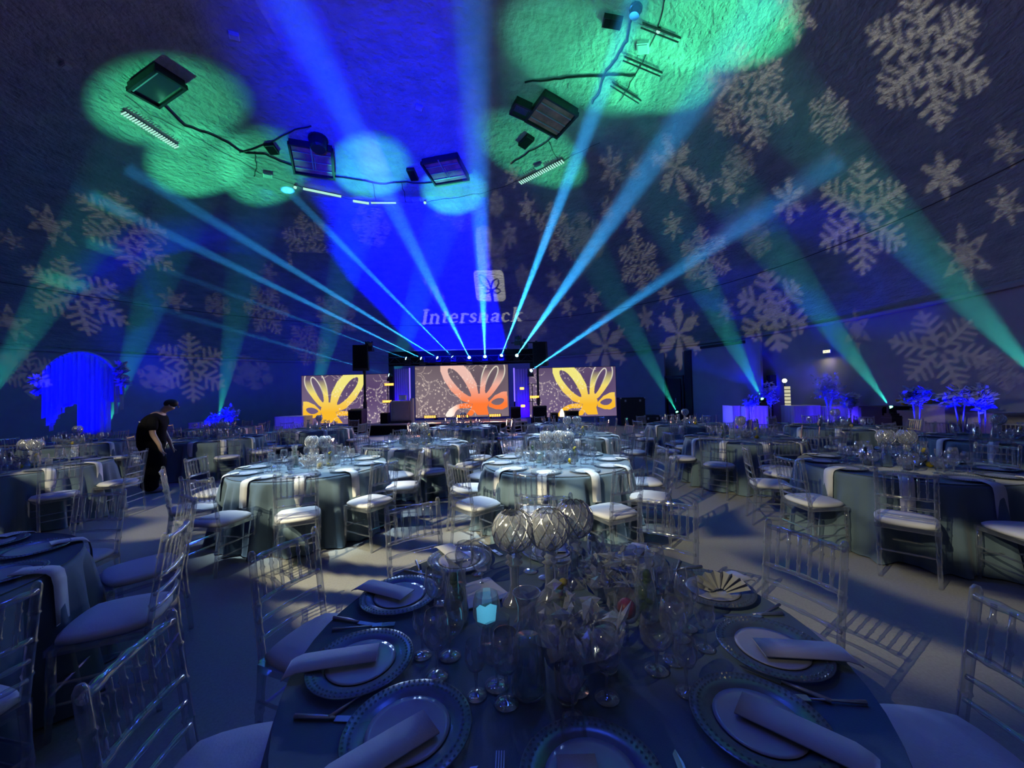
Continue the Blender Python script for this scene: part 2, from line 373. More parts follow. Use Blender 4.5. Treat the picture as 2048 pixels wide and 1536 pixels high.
FL = [ # px, py, semi axes, tilt of the long axis, kind, strength
 (1497,190,112,90,78,0,1),(1855,112,150,128,80,0,.95),(1590,22,72,46,85,3,.9),(1658,232,57,45,88,0,1),(1725,432,118,97,90,0,1),(1578,400,50,37,88,2,1),
 (1885,352,52,46,80,4,.8),(1930,512,68,55,80,3,.55),(2012,410,45,38,70,3,.6),(2010,292,45,36,70,3,.5),(1350,335,74,46,72,2,.9),(1268,440,33,20,85,4,1),
 (1345,452,31,22,85,3,1),(1410,385,40,21,80,3,1),(1460,372,46,28,70,3,.9),(1480,328,40,32,80,1,.6),(1222,335,50,26,85,2,.6),(1278,525,60,43,82,0,1.1),
 (1410,515,66,52,80,0,1.05),(1515,482,36,30,80,1,.5),(1545,622,86,74,80,1,.75),(1358,668,72,46,88,2,.95),(1331,590,20,17,80,4,.9),(1210,692,66,46,88,2,.7),
 (1292,638,28,18,80,4,.6),(1880,700,105,80,10,0,.4),(1713,660,46,30,85,3,.35),(1108,560,24,17,85,3,.9),(1184,598,26,20,85,3,.75),(1168,480,58,44,85,1,.55),
 (1105,462,62,36,85,0,1),(1054,417,31,19,85,3,1),(1018,472,28,17,85,2,1),(992,408,26,16,85,1,.9),(1026,352,28,18,80,3,.9),(988,515,46,27,80,0,.9),(1046,555,28,15,85,0,.8),
 (1134,612,26,18,70,3,.8),(1062,640,50,34,85,0,.8),(1452,620,27,20,85,3,.5),(1268,340,26,16,80,2,.7),(1215,418,30,15,85,2,.7),(1415,590,20,14,80,4,.0),
 (250,465,125,62,38,0,.95),(152,592,120,66,28,0,.9),(100,450,64,34,38,3,.7),(347,600,38,24,20,3,.6),(382,735,78,66,30,0,.8),(612,490,66,48,80,0,.8),
 (532,620,56,44,60,0,.7),(435,610,30,24,30,1,.5),(537,545,24,20,60,3,.5),(692,558,30,24,60,1,.8),(672,628,52,34,40,0,.6),(312,758,44,26,20,1,.55),
 (22,645,58,30,35,3,.5),(60,745,70,48,30,0,.4),(22,480,34,20,35,3,.4),(742,452,48,38,60,1,.5),(922,402,58,60,30,0,.5),(616,690,50,36,50,0,.5),
 (790,560,0.1,0.1,0,4,0),(1440,700,0.1,0.1,0,4,0),(1620,660,0.1,0.1,0,4,0),(500,745,50,34,20,1,.25),(2000,740,60,40,20,0,.3),(1245,760,0.1,0.1,0,0,0)]
FL = [f for f in FL if f[6] > 0]
def flakes(P):
    X, Y, c = proj(P); out = np.zeros(len(P)); ok = c > 0.5
    for i, (x, y, a, b_, t, kind, s) in enumerate(FL):
        m = ok & (np.abs(X-x) < a*1.1) & (np.abs(Y-y) < a*1.1)
        if not m.any(): continue
        t = math.radians(t); dx, dy = X[m]-x, Y[m]-y
        u = (dx*math.cos(t)+dy*math.sin(t))/a; v = (-dx*math.sin(t)+dy*math.cos(t))/b_
        d = flake(u, v, kind); e = 1.3/a
        out[m] = np.maximum(out[m], s*(1-sstep(-e, e, d)))
    return out
projector('snowflake_lamp', 'black snowflake projector aimed up at the dome', (0.6, -2.2, 2.7), dpx(1024, 330), 62, 33, 900, flakes, 4800, (1.0, 0.90, 0.72))
# leaf wing emblem and the lettering under it
def loop(u, v, c, ang, L_, W_, th):
    ca, sa = math.cos(ang), math.sin(ang); x = (u-c[0])*ca+(v-c[1])*sa; y = -(u-c[0])*sa+(v-c[1])*ca
    t = np.clip(x/L_, 0, 1); wv = W_*np.sin(PI*t**1.25)**0.75; d = np.abs(np.abs(y)-wv)-th
    return np.where((x > -0.02) & (x < L_*1.02), d, 9)
def logo(P):
    X, Y, c = proj(P); out = np.zeros(len(P))
    m = (c > 0.5) & (X > 835) & (X < 1060) & (Y > 530) & (Y < 660)
    x, y = X[m], Y[m]
    sy = (y-540)/63.0; cx = 979+7*sy-3.0; hx = 30-0.5*sy
    u = (x-cx)/hx; v = (y-571.5)/31.0            # v down
    box = np.maximum(np.abs(u), np.abs(v)); rc = np.hypot(np.maximum(np.abs(u)-0.72, 0), np.maximum(np.abs(v)-0.72, 0))
    val = 1-sstep(0.25, 0.31, rc)
    k = (np.abs(v) < 1.1)
    fl = np.full(len(x), 9.0); vv = -v; o_ = (0.08, -0.32)
    for ang, L_, W_, th in ((2.16, 1.25, .23, .05), (0.98, .92, .20, .05), (3.2, .62, .15, .045), (-.02, .62, .15, .045)):
        fl = np.minimum(fl, loop(u, vv, o_, ang, L_, W_, th))
    fl = np.minimum(fl, np.hypot(u-o_[0], vv-o_[1])-0.14); fl = np.minimum(fl, segd(u, vv, (0.08, -.4), (0.10, -1.2))-0.10)
    val = val*sstep(-0.02, 0.03, fl)*k*(rc < .4)
    # lettering (serif strokes), base line falls gently to the right as in the projection
    tx = np.zeros(len(x))
    LET = {'I': (9, [((4.5, 0), (4.5, 22), 1.9), ((1.2, 0), (7.8, 0), .7), ((1.2, 22), (7.8, 22), .7)]),
     'n': (15, [((3.5, 0), (3.5, 14), 1.6), ((11, 0), (11, 10), 1.6), ((3.5, 12), (7.5, 14.6), .9), ((7.5, 14.6), (11, 11), 1.4), ((1, 0), (6, 0), .7), ((9, 0), (13.5, 0), .7), ((1.4, 14), (3.5, 14), .7)]),
     't': (9, [((4, 1.5), (4, 19), 1.5), ((1, 14), (7.5, 14), .7), ((4, 1), (7.5, 0.8), .8)]),
     'e': (13, [((2.6, 8), (10, 8), .7), ((10, 8), (9.2, 12.6), 1.2), ((9.2, 12.6), (6.2, 14.6), .9), ((6.2, 14.6), (2.8, 11.5), 1.3), ((2.8, 11.5), (2.4, 6), 1.5), ((2.4, 6), (4.2, 1.4), 1.4), ((4.2, 1.4), (7, 0.2), 1.0), ((7, .2), (10.5, 2.4), .8)]),
     'r': (11, [((3.5, 0), (3.5, 14), 1.6), ((3.5, 11.5), (6.5, 14.2), .8), ((6.5, 14.2), (9.3, 13.4), 1.4), ((1, 0), (6.5, 0), .7), ((1.4, 14), (3.5, 14), .7)]),
     's': (11, [((8.6, 11.4), (6.2, 14.4), .8), ((6.2, 14.4), (3, 12.8), 1.2), ((3, 12.8), (3.4, 9.4), 1.4), ((3.4, 9.4), (8, 6), 1.6), ((8, 6), (8.2, 2.4), 1.4), ((8.2, 2.4), (5, 0.2), 1.0), ((5, 0.2), (1.8, 3), .8)]),
     'a': (13, [((2.4, 11.6), (5.5, 14.5), 1.0), ((5.5, 14.5), (8.6, 12.4), 1.2), ((8.6, 12.4), (8.8, 1.2), 1.6), ((8.8, 8.4), (4.4, 7), .8), ((4.4, 7), (2.2, 3.8), 1.4), ((2.2, 3.8), (3.8, .8), 1.3), ((3.8, .8), (8.8, 3), .8), ((8.8, 1), (11.4, .4), .8)]),
     'c': (12.5, [((9.4, 11.4), (6.5, 14.4), 1.2), ((6.5, 14.4), (3, 12), 1.2), ((3, 12), (2.2, 7), 1.6), ((2.2, 7), (3.4, 2), 1.6), ((3.4, 2), (6.4, 0), 1.2), ((6.4, 0), (10, 2.2), .9)]),
     'k': (15, [((3.5, 0), (3.5, 22), 1.6), ((3.5, 6), (10.4, 13.6), .8), ((5.5, 8), (11.4, 0.6), 1.7), ((1, 0), (6, 0), .7), ((9, 0), (14, 0), .7), ((8.4, 14), (12.6, 14), .7), ((1.2, 22), (3.5, 22), .7)])}
    pen = 0.0; word = 'Intersnack'; tot = sum(LET[c_][0] for c_ in word); sc = 205/tot
    for c_ in word:
        wd, st = LET[c_]
        x0 = 841+pen*sc; base = 647-(x0-841)*0.025
        lx = (x-x0)/sc-0.10*(base-y); ly = (base-y)/1.22
        mm = (lx > -6) & (lx < wd+6); d = np.full(len(x), 9.0)
        for a_, b_, w_ in st: d[mm] = np.minimum(d[mm], segd(lx[mm], ly[mm], a_, b_)-w_)
        tx = np.maximum(tx, 1-sstep(-.35, .45, d)); pen += wd
    out[m] = np.maximum(val, tx*0.9)
    return out
projector('logo_lamp', 'black logo projector aimed at the far side of the dome', (0.25, -1.4, 2.9), dpx(948, 595), 9, 5.5, 460, logo, 22000, (1.0, 0.93, 0.78))
# blue stage wash on the dome, thrown by two added projectors behind the camera
def blueband(P):
    X, Y, c = proj(P)
    yy = np.array([-400, 0, 100, 200, 300, 430, 500, 560, 620, 700, 760.])
    xl = np.array([250, 470, 500, 540, 590, 660, 662, 700, 760, 832, 880.])
    xr = np.array([860, 935, 940, 948, 955, 968, 975, 985, 998, 1014, 1022.])
    st = np.array([.05, .22, .34, .48, .66, .95, 1, 1, 1, 1, 1.]); sl = np.array([120, 120, 110, 90, 60, 22, 16, 10, 7, 4, 4.]); sr = np.array([70, 60, 50, 40, 30, 14, 8, 5, 4, 3, 3.])
    l = np.interp(Y, yy, xl); r = np.interp(Y, yy, xr); s = np.interp(Y, yy, st); a = np.interp(Y, yy, sl); b_ = np.interp(Y, yy, sr)
    return s*sstep(l-a, l+a, X)*(1-sstep(r-b_, r+b_, X))*(c > 0.3)*(Y < 760)
projector('added_blue_lamp', 'added black projector throwing the lower blue wash on the dome', (-0.6, -1.8, 2.8), dpx(850, 570), 15.5, 12.5, 200, lambda P: blueband(P)*(proj(P)[1] > 395)*1.0, 150000, (0.0, 0.0, 1.0))
projector('added_blue_lamp', 'added black projector throwing the upper blue wash on the dome', (-1.3, -1.9, 2.8), dpx(730, 120), 30, 24, 200, lambda P: np.clip(blueband(P)*1.4, 0, 1)*(1-sstep(365, 425, proj(P)[1])), 60000, (0.0, 0.0, 1.0))
# swirls on the floor
def swirl(P):
    x, y = P[:, 0], P[:, 1]
    wob = 0.35*np.sin(1.7*x+0.8*y)+0.25*np.sin(2.9*y-1.3*x+1.0)
    r1 = np.hypot(x+1.4, (y-6.6))+0.05*wob; a = 0.5+0.5*np.sin(r1*9-0.6); ring1 = sstep(.35, .7, a)*(1-sstep(1.5, 1.9, r1))
    str_ = 0.5+0.5*np.sin(9.0*(x*0.35+y)+4.0*wob+1.0*np.sin(x*2.1)); s1 = sstep(.25, .65, str_)
    X0 = -2.7+1.1*np.clip(3.7-y, 0, 1); reg = sstep(X0, X0+.5, x)*(1-sstep(1.1, 1.7, x))*sstep(2.1, 2.7, y)*(1-sstep(7.4, 8.4, y))
    r2 = np.hypot(x-5.0, y-4.1)+0.06*wob
    c1 = sstep(2.75, 2.95, r2)*(1-sstep(3.3, 3.6, r2)); c2 = sstep(1.6, 1.8, r2)*(1-sstep(2.15, 2.4, r2)); c3 = 0.9*sstep(.5, .7, r2)*(1-sstep(1.0, 1.3, r2))
    right = np.maximum(np.maximum(c1, c2), c3)*(x > 1.2)*0.40
    left = sstep(.55, .8, 0.5+0.5*np.sin(2.3*y+1.2*x+wob*3))*(x < -2.0)*sstep(3.6, 4.8, y-.35*(x+2))*(1-sstep(9, 11, y))*0.45
    far = sstep(.4, .7, 0.5+0.5*np.sin(3.1*y+1.4*x+wob*4))*sstep(7, 8.5, y)*(1-sstep(11, 14, y))*0.35
    mid = np.where(r1 < 1.9, ring1, s1)*reg
    rr = sstep(.35, .65, 0.5+0.5*np.sin(4.2*y-1.1*x+wob*3))*sstep(1.0, 1.6, x)*(1-sstep(3.4, 4.2, x))*sstep(3.6, 4.2, y)*(1-sstep(7, 8, y))*0.5
    v = np.maximum.reduce([mid, right, left, far, rr])
    glass_fill = .10*(1-sstep(.45, .95, np.hypot((x-1.35)*.8, y-2.5)))  # added dim patch that lights the front table's glassware
    return np.maximum(glass_fill, v*sstep(2.5, 3.3, y+0.1*np.abs(x)+.5*(x > 1)))
projector('swirl_lamp', 'black swirl projector aimed down at the dance floor', (-5.2, -2.6, 6.2), (-0.3, 5.5, 0), 48, 33, 520, swirl, 5600, (1.0, 0.92, 0.60), surf='floor')
# ------------------------------------------------------------------ beams through the haze
def haze_cone(p0, p1, r0, half_deg, mat, label, group, n=20):
    p0, p1 = Vector(p0), Vector(p1); d = (p1-p0); L_ = d.length; d.normalize()
    mbx = MB().tube([(0, 0, 0), (0, 0, L_)], [r0, r0+L_*math.tan(math.radians(half_deg))], n)
    o = thing('haze', label, 'haze', p0, 0, group, mbx.mesh('haze', mat)); o.rotation_euler = d.to_track_quat('Z', 'Y').to_euler(); o['kind'] = 'stuff'
    return o
# beam heads on the header truss: lamp pixel and the point where the beam leaves the picture
HEADZ = 17.8
BEAMS = [((781, 751), (-20, 520), .55), ((815, 718), (120, 462), .35), ((845, 718), (120, 362), .9), ((877, 717), (190, 298), 1), ((907, 716), (560, 365), 1),
         ((939, 716), (545, -60), 1.05), ((970, 714), (945, 40), 1.35), ((1002, 713), (1192, 215), 1.9), ((1033, 712), (1410, 175), 1.6), ((1061, 742), (1790, 235), 1.5)]
YT = [13, 13, 12.2, 11, 17.2, 4.5, 5, 10.5, 6, 6]
hd = MB(); hd.box((0, 0, 0.0), (0.16, 0.16, 0.08)); yoke = MB().box((-.11, 0, .12), (.03, .08, .22)).box((.11, 0, .12), (.03, .08, .22)).box((0, 0, .02), (.25, .10, .04))
yoke_me = yoke.mesh('yoke', 'black'); base_me = MB().box((0, 0, -0.06), (0.28, 0.22, 0.12)).mesh('base', 'black')
ORD = ['first', 'second', 'third', 'fourth', 'fifth', 'sixth', 'seventh', 'eighth', 'ninth', 'tenth']
def beam_head(P, T, lens_mat, label, group, s=1.0):
    th = thing('moving_head_lamp', label, 'stage light', P, 0, group); th.scale = (s, s, s)
    part('base', base_me, th, (0, 0, -0.14)); part('yoke', yoke_me, th, (0, 0, -0.14))
    d = (Vector(T)-Vector(P)).normalized(); a = MB()
    a.tube([-d*0.12, d*0.02, d*0.07], [0.07, 0.085, 0.09], 12); mk('lamp_head', a, 'black', th)
    a = MB().tube([d*0.071, d*0.085], [0.07, 0.06], 14); mk('lens', a, lens_mat, th)
    return th
for i, (a_, b_, wd) in enumerate(BEAMS):
    P = ony(a_[0], a_[1], HEADZ); Q = ony(b_[0], b_[1], YT[i]) if YT[i] else dpx(*b_); T = dome_hit(P, (Q-P)[None])[0]
    beam_head(P, T, 'cyan_lamp', 'cyan beam lamp, %s from the lectern side along the header truss' % ORD[i], 'beam lamps on the stage header')
    d = Vector(T-P).normalized(); s0 = Vector(P)+d*0.10
    half = 0.85+0.5*wd
    spot('cyan_beam', s0, T, 185000*wd, (0.03, 0.40, 1.0), half, 0.9, 0.01)
    if i in (0, 1, 2, 3, 9): T = s0+d*(Vector(Q)-s0).length*.96
    haze_cone(s0+d*0.01, Vector(T)-d*0.25, 0.05, half, 'haze_thick', 'cyan haze beam rising from the %s header lamp counted from the lectern' % ORD[i], 'cyan haze beams')
for i in (0, 3, 6, 9):
    P = ony(BEAMS[i][0][0], BEAMS[i][0][1], HEADZ-.3); spot('sparkle_fill', P, (P[0]*.3, 5, .6), 360, (.38, .58, 1.0), 50, .8, .06)  # added lamps near the header, for sparkle on glass and chairs
UPL = [((1355, 832), (1250, 640), (1075, 310), 'beside the dark door', 1.0), ((1525, 800), (1385, 590), (1180, 130), 'behind the blue draped bar', 1.2), ((1783, 818), (1600, 555), (1290, 150), 'beside the black bar', 1.2),
       ((2120, 800), (1850, 500), (1430, 60), 'past the blue shrubs', 1.3), ((437, 838), (490, 580), (525, 345), 'beside the blue floral stand', 1.0), ((215, 855), (285, 610), (395, 330), 'under the blue fringe arch', 1.2),
       ((-60, 850), (110, 580), (330, 215), 'beyond the blue fringe arch', 1.3), ((618, 850), (622, 700), (740, 340), 'behind the stage screens, outer', 1.3), ((760, 840), (750, 700), (905, 385), 'behind the stage screens, inner', 1.2)]
for i, (a_, m_, T_, ph, pw) in enumerate(UPL):
    T = dpx(*T_); dr = ray(*a_); u = dr[:2]; oo = -DC; qa = u @ u; qb = u @ oo; qc = oo @ oo-15.6**2
    P = CAM+dr*((-qb+math.sqrt(qb*qb-qa*qc))/qa)
    if i >= 7: P = ony(a_[0], a_[1], 21.5)
    P[2] = max(P[2], .42)
    beam_head(P, T, 'teal_lamp', 'green uplight on the floor %s' % ph, 'green uplights round the wall', 0.9)
    if P[2] > .5:
        cs = thing('lamp_case', 'black case under the green uplight %s' % ph, 'case', (P[0], P[1], 0)); hz = P[2]-.19; mk('case_body', MB().box((0, 0, hz/2), (.3, .3, hz)), 'black', cs); mk('case_lid', MB().box((0, 0, hz-.06), (.32, .32, .02)), 'dark_metal', cs)
    d = Vector(T-P).normalized(); s0 = Vector(P)+d*0.14
    spot('green_beam', s0, T, 10000*pw, (0.07, 0.92, 0.43), 7.6, 0.75, 0.02)
    haze_cone(s0+d*0.04, Vector(T)-d*0.5, 0.09, 4.6, 'haze_thin', 'green haze beam rising from the uplight %s' % ph, 'green haze beams')
# two more green uplights behind the guests, only their pools on the dome are seen
for T_, P, h_ in (((1400, 30), (7.5, 0.5, .4), 8), ((1150, 120), (1.5, -3.5, .4), 8)):
    spot('green_beam', P, dpx(*T_), 5200, (0.07, 0.92, 0.43), h_, 0.8, 0.02)
# ------------------------------------------------------------------ stage, screens, towers
def bx(c, d, R=None, t=1.0): return MB().box(c, d, R, t)
SY = 16.0
xl = ony(735, 845, SY)[0]; xr = ony(1055, 845, SY)[0]
st = thing('stage', 'low black stage platform with pale edge under the centre screen', 'stage', ((xl+xr)/2, SY+1.6, 0))
W = xr-xl
mk('deck', bx((0, 0, .42), (W, 3.2, .06)), 'grey_panel', st)
for k in range(7):
    mk('skirt_panel', bx((-W/2+W*(k+.5)/7, -1.58, .195), (W/7-.02, .03, .39)), 'black_cloth', st)
mk('edge_strip', bx((0, -1.61, .435), (W, .02, .035)), 'pale_trim', st)
mk('frame', bx((0, 0, .19), (W-.3, 2.9, .36)), 'black', st)
def pinp(X, Y, poly):
    r = np.zeros(X.shape, bool); n_ = len(poly)
    for i in range(n_):
        x1, y1 = poly[i]; x2, y2 = poly[(i+1) % n_]
        if y1 == y2: continue
        r ^= ((y1 > Y) != (y2 > Y)) & (X < (x2-x1)*(Y-y1)/(y2-y1)+x1)
    return r
def smooth_poly(p, it=2):
    p = [np.array(q, float) for q in p]
    for _ in range(it):
        q = []
        for i in range(len(p)):
            a, b_ = p[i], p[(i+1) % len(p)]; q += [a*.75+b_*.25, a*.25+b_*.75]
        p = q
    return [tuple(q) for q in p]
PET = [([(600, 160), (1040, 155), (1180, 300), (1280, 480), (1322, 730), (1190, 830), (1000, 770), (800, 600), (660, 400), (600, 250)],
        [(730, 220), (780, 200), (880, 240), (1000, 360), (1110, 530), (1205, 735), (1000, 620), (850, 460), (755, 330)]),
       ([(1332, 730), (1350, 480), (1400, 280), (1500, 110), (1795, 110), (1828, 250), (1790, 400), (1640, 600), (1480, 760)],
        [(1430, 680), (1450, 480), (1530, 300), (1640, 180), (1695, 200), (1690, 290), (1620, 430), (1520, 590)]),
       ([(1500, 800), (1620, 690), (1760, 630), (1855, 625), (1860, 890), (1760, 935), (1640, 930), (1500, 880)],
        [(1530, 805), (1640, 740), (1760, 735), (1805, 770), (1760, 830), (1680, 862), (1600, 850)]),
       ([(1190, 820), (1000, 812), (860, 850), (740, 920), (660, 1042), (835, 1045), (880, 940), (960, 895), (1100, 900), (1180, 890)], None)]
LEGS = [(1230, 760), (1480, 760), (1470, 880), (1500, 1018), (1290, 1022), (1240, 970), (1180, 1032), (1062, 1032), (1170, 900)]
def screen_art(nx, ny, mirror, gold):
    U, V = np.meshgrid(np.linspace(0, 1, nx), np.linspace(1, 0, ny))      # V down = 1 at bottom row first
    Uu = 1-U if mirror else U
    X = 120+Uu*1760; Y = 160+V*890
    base = np.array([.17, .13, .17]) if not gold else np.array([.13, .09, .20])
    img = np.ones((ny, nx, 3))*base
    img += (np.sin(U*5+1)*np.sin(V*4)*.03)[..., None]
    img *= (0.85+0.4*V)[..., None]*np.array([1.0, .95, .9])
    # trails of light dots
    rg = np.random.default_rng(5); dots = np.zeros((ny, nx))
    def dot(px, py, r, s):
        dots[:] = np.maximum(dots, s*np.exp(-(((X-px)**2+(Y-py)**2)/(r*r))))
    for k in range(26):
        px, py = rg.uniform(130, 1320), rg.uniform(170, 1040); a = rg.uniform(0, 6.28)
        for j in range(rg.integers(7, 18)):
            dot(px, py, rg.uniform(5.5, 8.5), rg.uniform(.35, .9)); a += .35*math.sin(j*.55+k); px += 27*math.cos(a); py += 27*math.sin(a)
    for k in range(120):
        px, py = rg.uniform(130, 760), rg.uniform(420, 1040)
        dot(px, py, rg.uniform(7, 14), rg.uniform(.3, 1))
    for k in range(46): dot(rg.uniform(760, 1250), rg.uniform(240, 960), rg.uniform(7, 12), rg.uniform(.3, .9))
    g = np.clip((V-.25)/.5, 0, 1)[..., None]
    if gold: top, bot = np.array([.88, .80, .22]), np.array([.95, .50, .03])
    else: top, bot = np.array([.85, .52, .45]), np.array([1.0, .20, .04])
    colr = top*(1-g)+bot*g
    inside = np.zeros((ny, nx), bool); fade = np.ones((ny, nx))
    for i, (o_, h_) in enumerate(PET):
        m_ = pinp(X, Y, smooth_poly(o_, 2) if i != 3 else smooth_poly(o_, 1))
        if i != 1: m_ |= pinp(X, Y, o_) if i in (0, 2) else False
        if h_: m_ &= ~pinp(X, Y, smooth_poly(h_, 2))
        if i == 1: fade = np.where(m_, np.clip((Y-230)/260, 0, 1), fade)
        if i == 3 and not gold: colr = np.where((m_ & (X < 950))[..., None], np.array([1, .9, .8])*np.clip((1000-X)/200, 0, 1)[..., None]+colr*(1-np.clip((1000-X)/200, 0, 1)[..., None]), colr)
        inside |= m_
    inside |= (np.hypot(X-1350, Y-800) < 150) | pinp(X, Y, LEGS)
    if gold: colr = colr
    al = (inside*fade)[..., None]
    # light rim of the fading wing
    o_ = smooth_poly(PET[1][0], 2); h_ = smooth_poly(PET[1][1], 2); d = np.full((ny, nx), 99.)
    for pl in (o_, h_):
        for i in range(len(pl)): d = np.minimum(d, segd(X, Y, pl[i], pl[(i+1) % len(pl)]))
    d = np.where(Y < 165, 99, d)
    img = img*(1-al)+colr*al
    rim = np.exp(-(d/9)**2)[..., None]*np.clip((520-Y)/200, 0, 1)[..., None]
    img = img*(1-rim)+rim*np.array([.9, .85, .7])
    dc = np.array([1., .82, .7]) if not gold else np.array([1., .85, .75])
    img = img*(1-.9*dots[..., None])+.95*dots[..., None]*dc
    return np.clip(img, 0, 1)
def led(label, c, w_, h_, mirror, gold, rz=0.0):
    th = thing('video_wall', label, 'screen', c, rz)
    nx, ny = 300, 168
    U, V = np.meshgrid(np.linspace(-.5, .5, nx), np.linspace(0, 1, ny))
    me = grid_mesh('display', U*w_, U*0-0.04, V*h_, screen_art(nx, ny, mirror, gold), 'led_screen'); part('display', me, th)
    mk('cabinet', bx((0, .05, h_/2), (w_+.04, .16, h_+.04)), 'black', th)
    for k in (-1, 1): mk('stand', bx((k*w_*.3, .35, h_*.45-.15), (.08, .45, h_*.9+.3)), 'dark_metal', th)
    return th
def scr(px0, px1, pyt, pyb, y):
    A = ony(px0, pyb, y); B = ony(px1, pyb, y); T = ony((px0+px1)/2, pyt, y); return ((A[0]+B[0])/2, y, (A[2]+B[2])/2), B[0]-A[0], T[2]-(A[2]+B[2])/2
c, w_, h_ = scr(832, 1018, 731, 834, 18.0); led('centre LED screen showing an orange and white looped wing emblem', c, w_, h_, False, False)
c, w_, h_ = scr(605, 780, 750, 848, 18.0); led('LED screen with a golden winged emblem, beside the lilac table', c, w_, h_, True, True)
c, w_, h_ = scr(1060, 1233, 735, 833, 18.0); led('LED screen with a golden winged emblem, beside the black flight cases', c, w_, h_, False, True)
# header truss with black drape, legs behind
A = ony(776, 712, 18.05); B = ony(1068, 706, 18.05); zt = ony(920, 700, 18.0)[2]; zb = ony(920, 729, 18.0)[2]
th = thing('header_truss', 'dark header truss above the centre screen carrying the cyan lamps', 'truss', ((A[0]+B[0])/2, 18.12, 0)); W = B[0]-A[0]
mk('drape', bx((0, 0.02, (zt+zb)/2), (W, .05, zt-zb)), 'black_cloth', th)
for dz in (0, .3): mk('chord', MB().tube([(-W/2, -.06, zb+.1+dz), (W/2, -.06, zb+.1+dz)], .022, 6), 'dark_metal', th)
for k in range(22):
    x0 = -W/2+W*k/22; mk('brace', MB().tube([(x0, -.06, zb+.1+.3*(k % 2)), (x0+W/22, -.06, zb+.1+.3*((k+1) % 2))], .011, 5), 'dark_metal', th)
for k in (-1, 1): mk('post', bx((k*(W/2-.1), .1, zb/2), (.2, .2, zb)), 'black', th)
A = ony(828, 701, 18.0); B = ony(1014, 697, 18.0)
th = thing('cross_pipe', 'thin shiny pipe on top of the dark header truss', 'pipe', ((A[0]+B[0])/2, 18.0, (A[2]+B[2])/2), 0)
mk('pipe', MB().tube([(-(B[0]-A[0])/2, 0, 0), ((B[0]-A[0])/2, 0, 0)], .03, 8), 'steel', th)
mk('end_cap', MB().tube([((B[0]-A[0])/2, 0, 0), ((B[0]-A[0])/2+.06, 0, 0)], .055, 8), 'dark_metal', th)
# blue side drapes flanking the centre screen, each with a light tube
for px0, px1, tube_px, ph in ((783, 818, 820, 'lectern'), (1031, 1072, 1029, 'far')):
    A = ony(px0, 790, 18.35); B = ony(px1, 790, 18.35); zt = ony(px0, 738, 18.35)[2]; Wd = B[0]-A[0]
    mbx = MB(); vs = []; fs = []; nn_ = 40
    for k in range(nn_+1):
        x0 = Wd*k/nn_; y0 = .04*math.sin(k*1.3)
        vs += [(x0, y0, 0.45), (x0, y0, zt)]
        if k: fs.append((2*k-2, 2*k, 2*k+1, 2*k-1))
    mbx.add(vs, fs); o = thing('stage_drape', 'blue lit stage drape on the %s side of the centre screen' % ph, 'curtain', (A[0], 18.35, 0), 0, None, mbx.mesh('stage_drape', 'linen', True))
    C = ony(tube_px, 790, 17.95); z0 = ony(tube_px, 803, 17.95)[2]; z1 = ony(tube_px, 736, 17.95)[2]
    t_ = thing('light_tube', 'upright blue light tube on the %s side of the centre screen' % ph, 'light', (C[0], 17.95, 0))
    mk('tube', MB().tube([(0, 0, z0), (0, 0, z1)], .028, 8), 'blue_tube', t_); mk('foot', bx((0, 0, (z0+.42)/2), (.06, .06, z0-.42)), 'black', t_)
    area('blue_drape_wash', (A[0]+Wd/2, 17.75, .6), (A[0]+Wd/2, 18.4, 1.8), 22, (.03, .0, 1), .12)
area('blue_backdrop_wash', (ony(925, 790, 19.4)[0], 19.4, 1.0), (ony(925, 790, 19)[0], 26, 3), 70, (.12, .05, 1), .6)
# amber blinders
def blinder(c, label, w_=.46):
    th = thing('blinder_lamp', label, 'stage light', c, 0, 'amber blinders'); 
    mk('housing', bx((0, .05, .07), (w_+.04, .08, .12)), 'black', th)
    for k in range(6):
        for j in range(2): mk('bulb', MB().sphere((-w_/2+w_*(k+.5)/6, 0, .045+.05*j), .026, 8, 5), 'amber_lamp', th)
for i, (px, py, yy, ph) in enumerate([(860, 834, 16.4, 'on the stage edge beside the lectern'), (925, 833, 16.4, 'on the stage edge below the wing emblem'), (990, 831, 16.4, 'on the stage edge at the far end'),
      (778, 769, 17.3, 'high on the stand above the lectern'), (774, 803, 17.3, 'low on the stand beside the lectern'), (1069, 794, 17.3, 'behind the far speaker pole'),
      (1044, 777, 17.5, 'high between the screens'), (1046, 812, 17.5, 'low between the screens')]):
    P = ony(px, py+3, yy); blinder(P, 'amber blinder lamp %s' % ph, .5 if i < 3 else .42 if i < 6 else .16)
for px in (860, 925, 990):
    P = ony(px, 832, 16.3); area('amber_glow', (P[0], 16.25, P[2]+.05), (P[0], 10, -1.5), 60, (1, .38, .22), .25)
# lamp stands carrying the side blinders
for px, ph in ((776, 'lectern'), (1066, 'far speaker')):
    P = ony(px, 840, 17.4); zt = ony(px, 768, 17.4)[2]
    th = thing('lamp_stand', 'slim black lamp stand beside the %s' % ph, 'stand', (P[0], 17.42, 0))
    mk('pole', MB().tube([(0, 0, 0.45), (0, 0, zt)], .02, 6), 'black', th)
    for k in (1, 2): mk('arm', MB().tube([(-.2, -.02, .45+(zt-.45)*k/2), (.2, -.02, .45+(zt-.45)*k/2)], .014, 6), 'black', th)
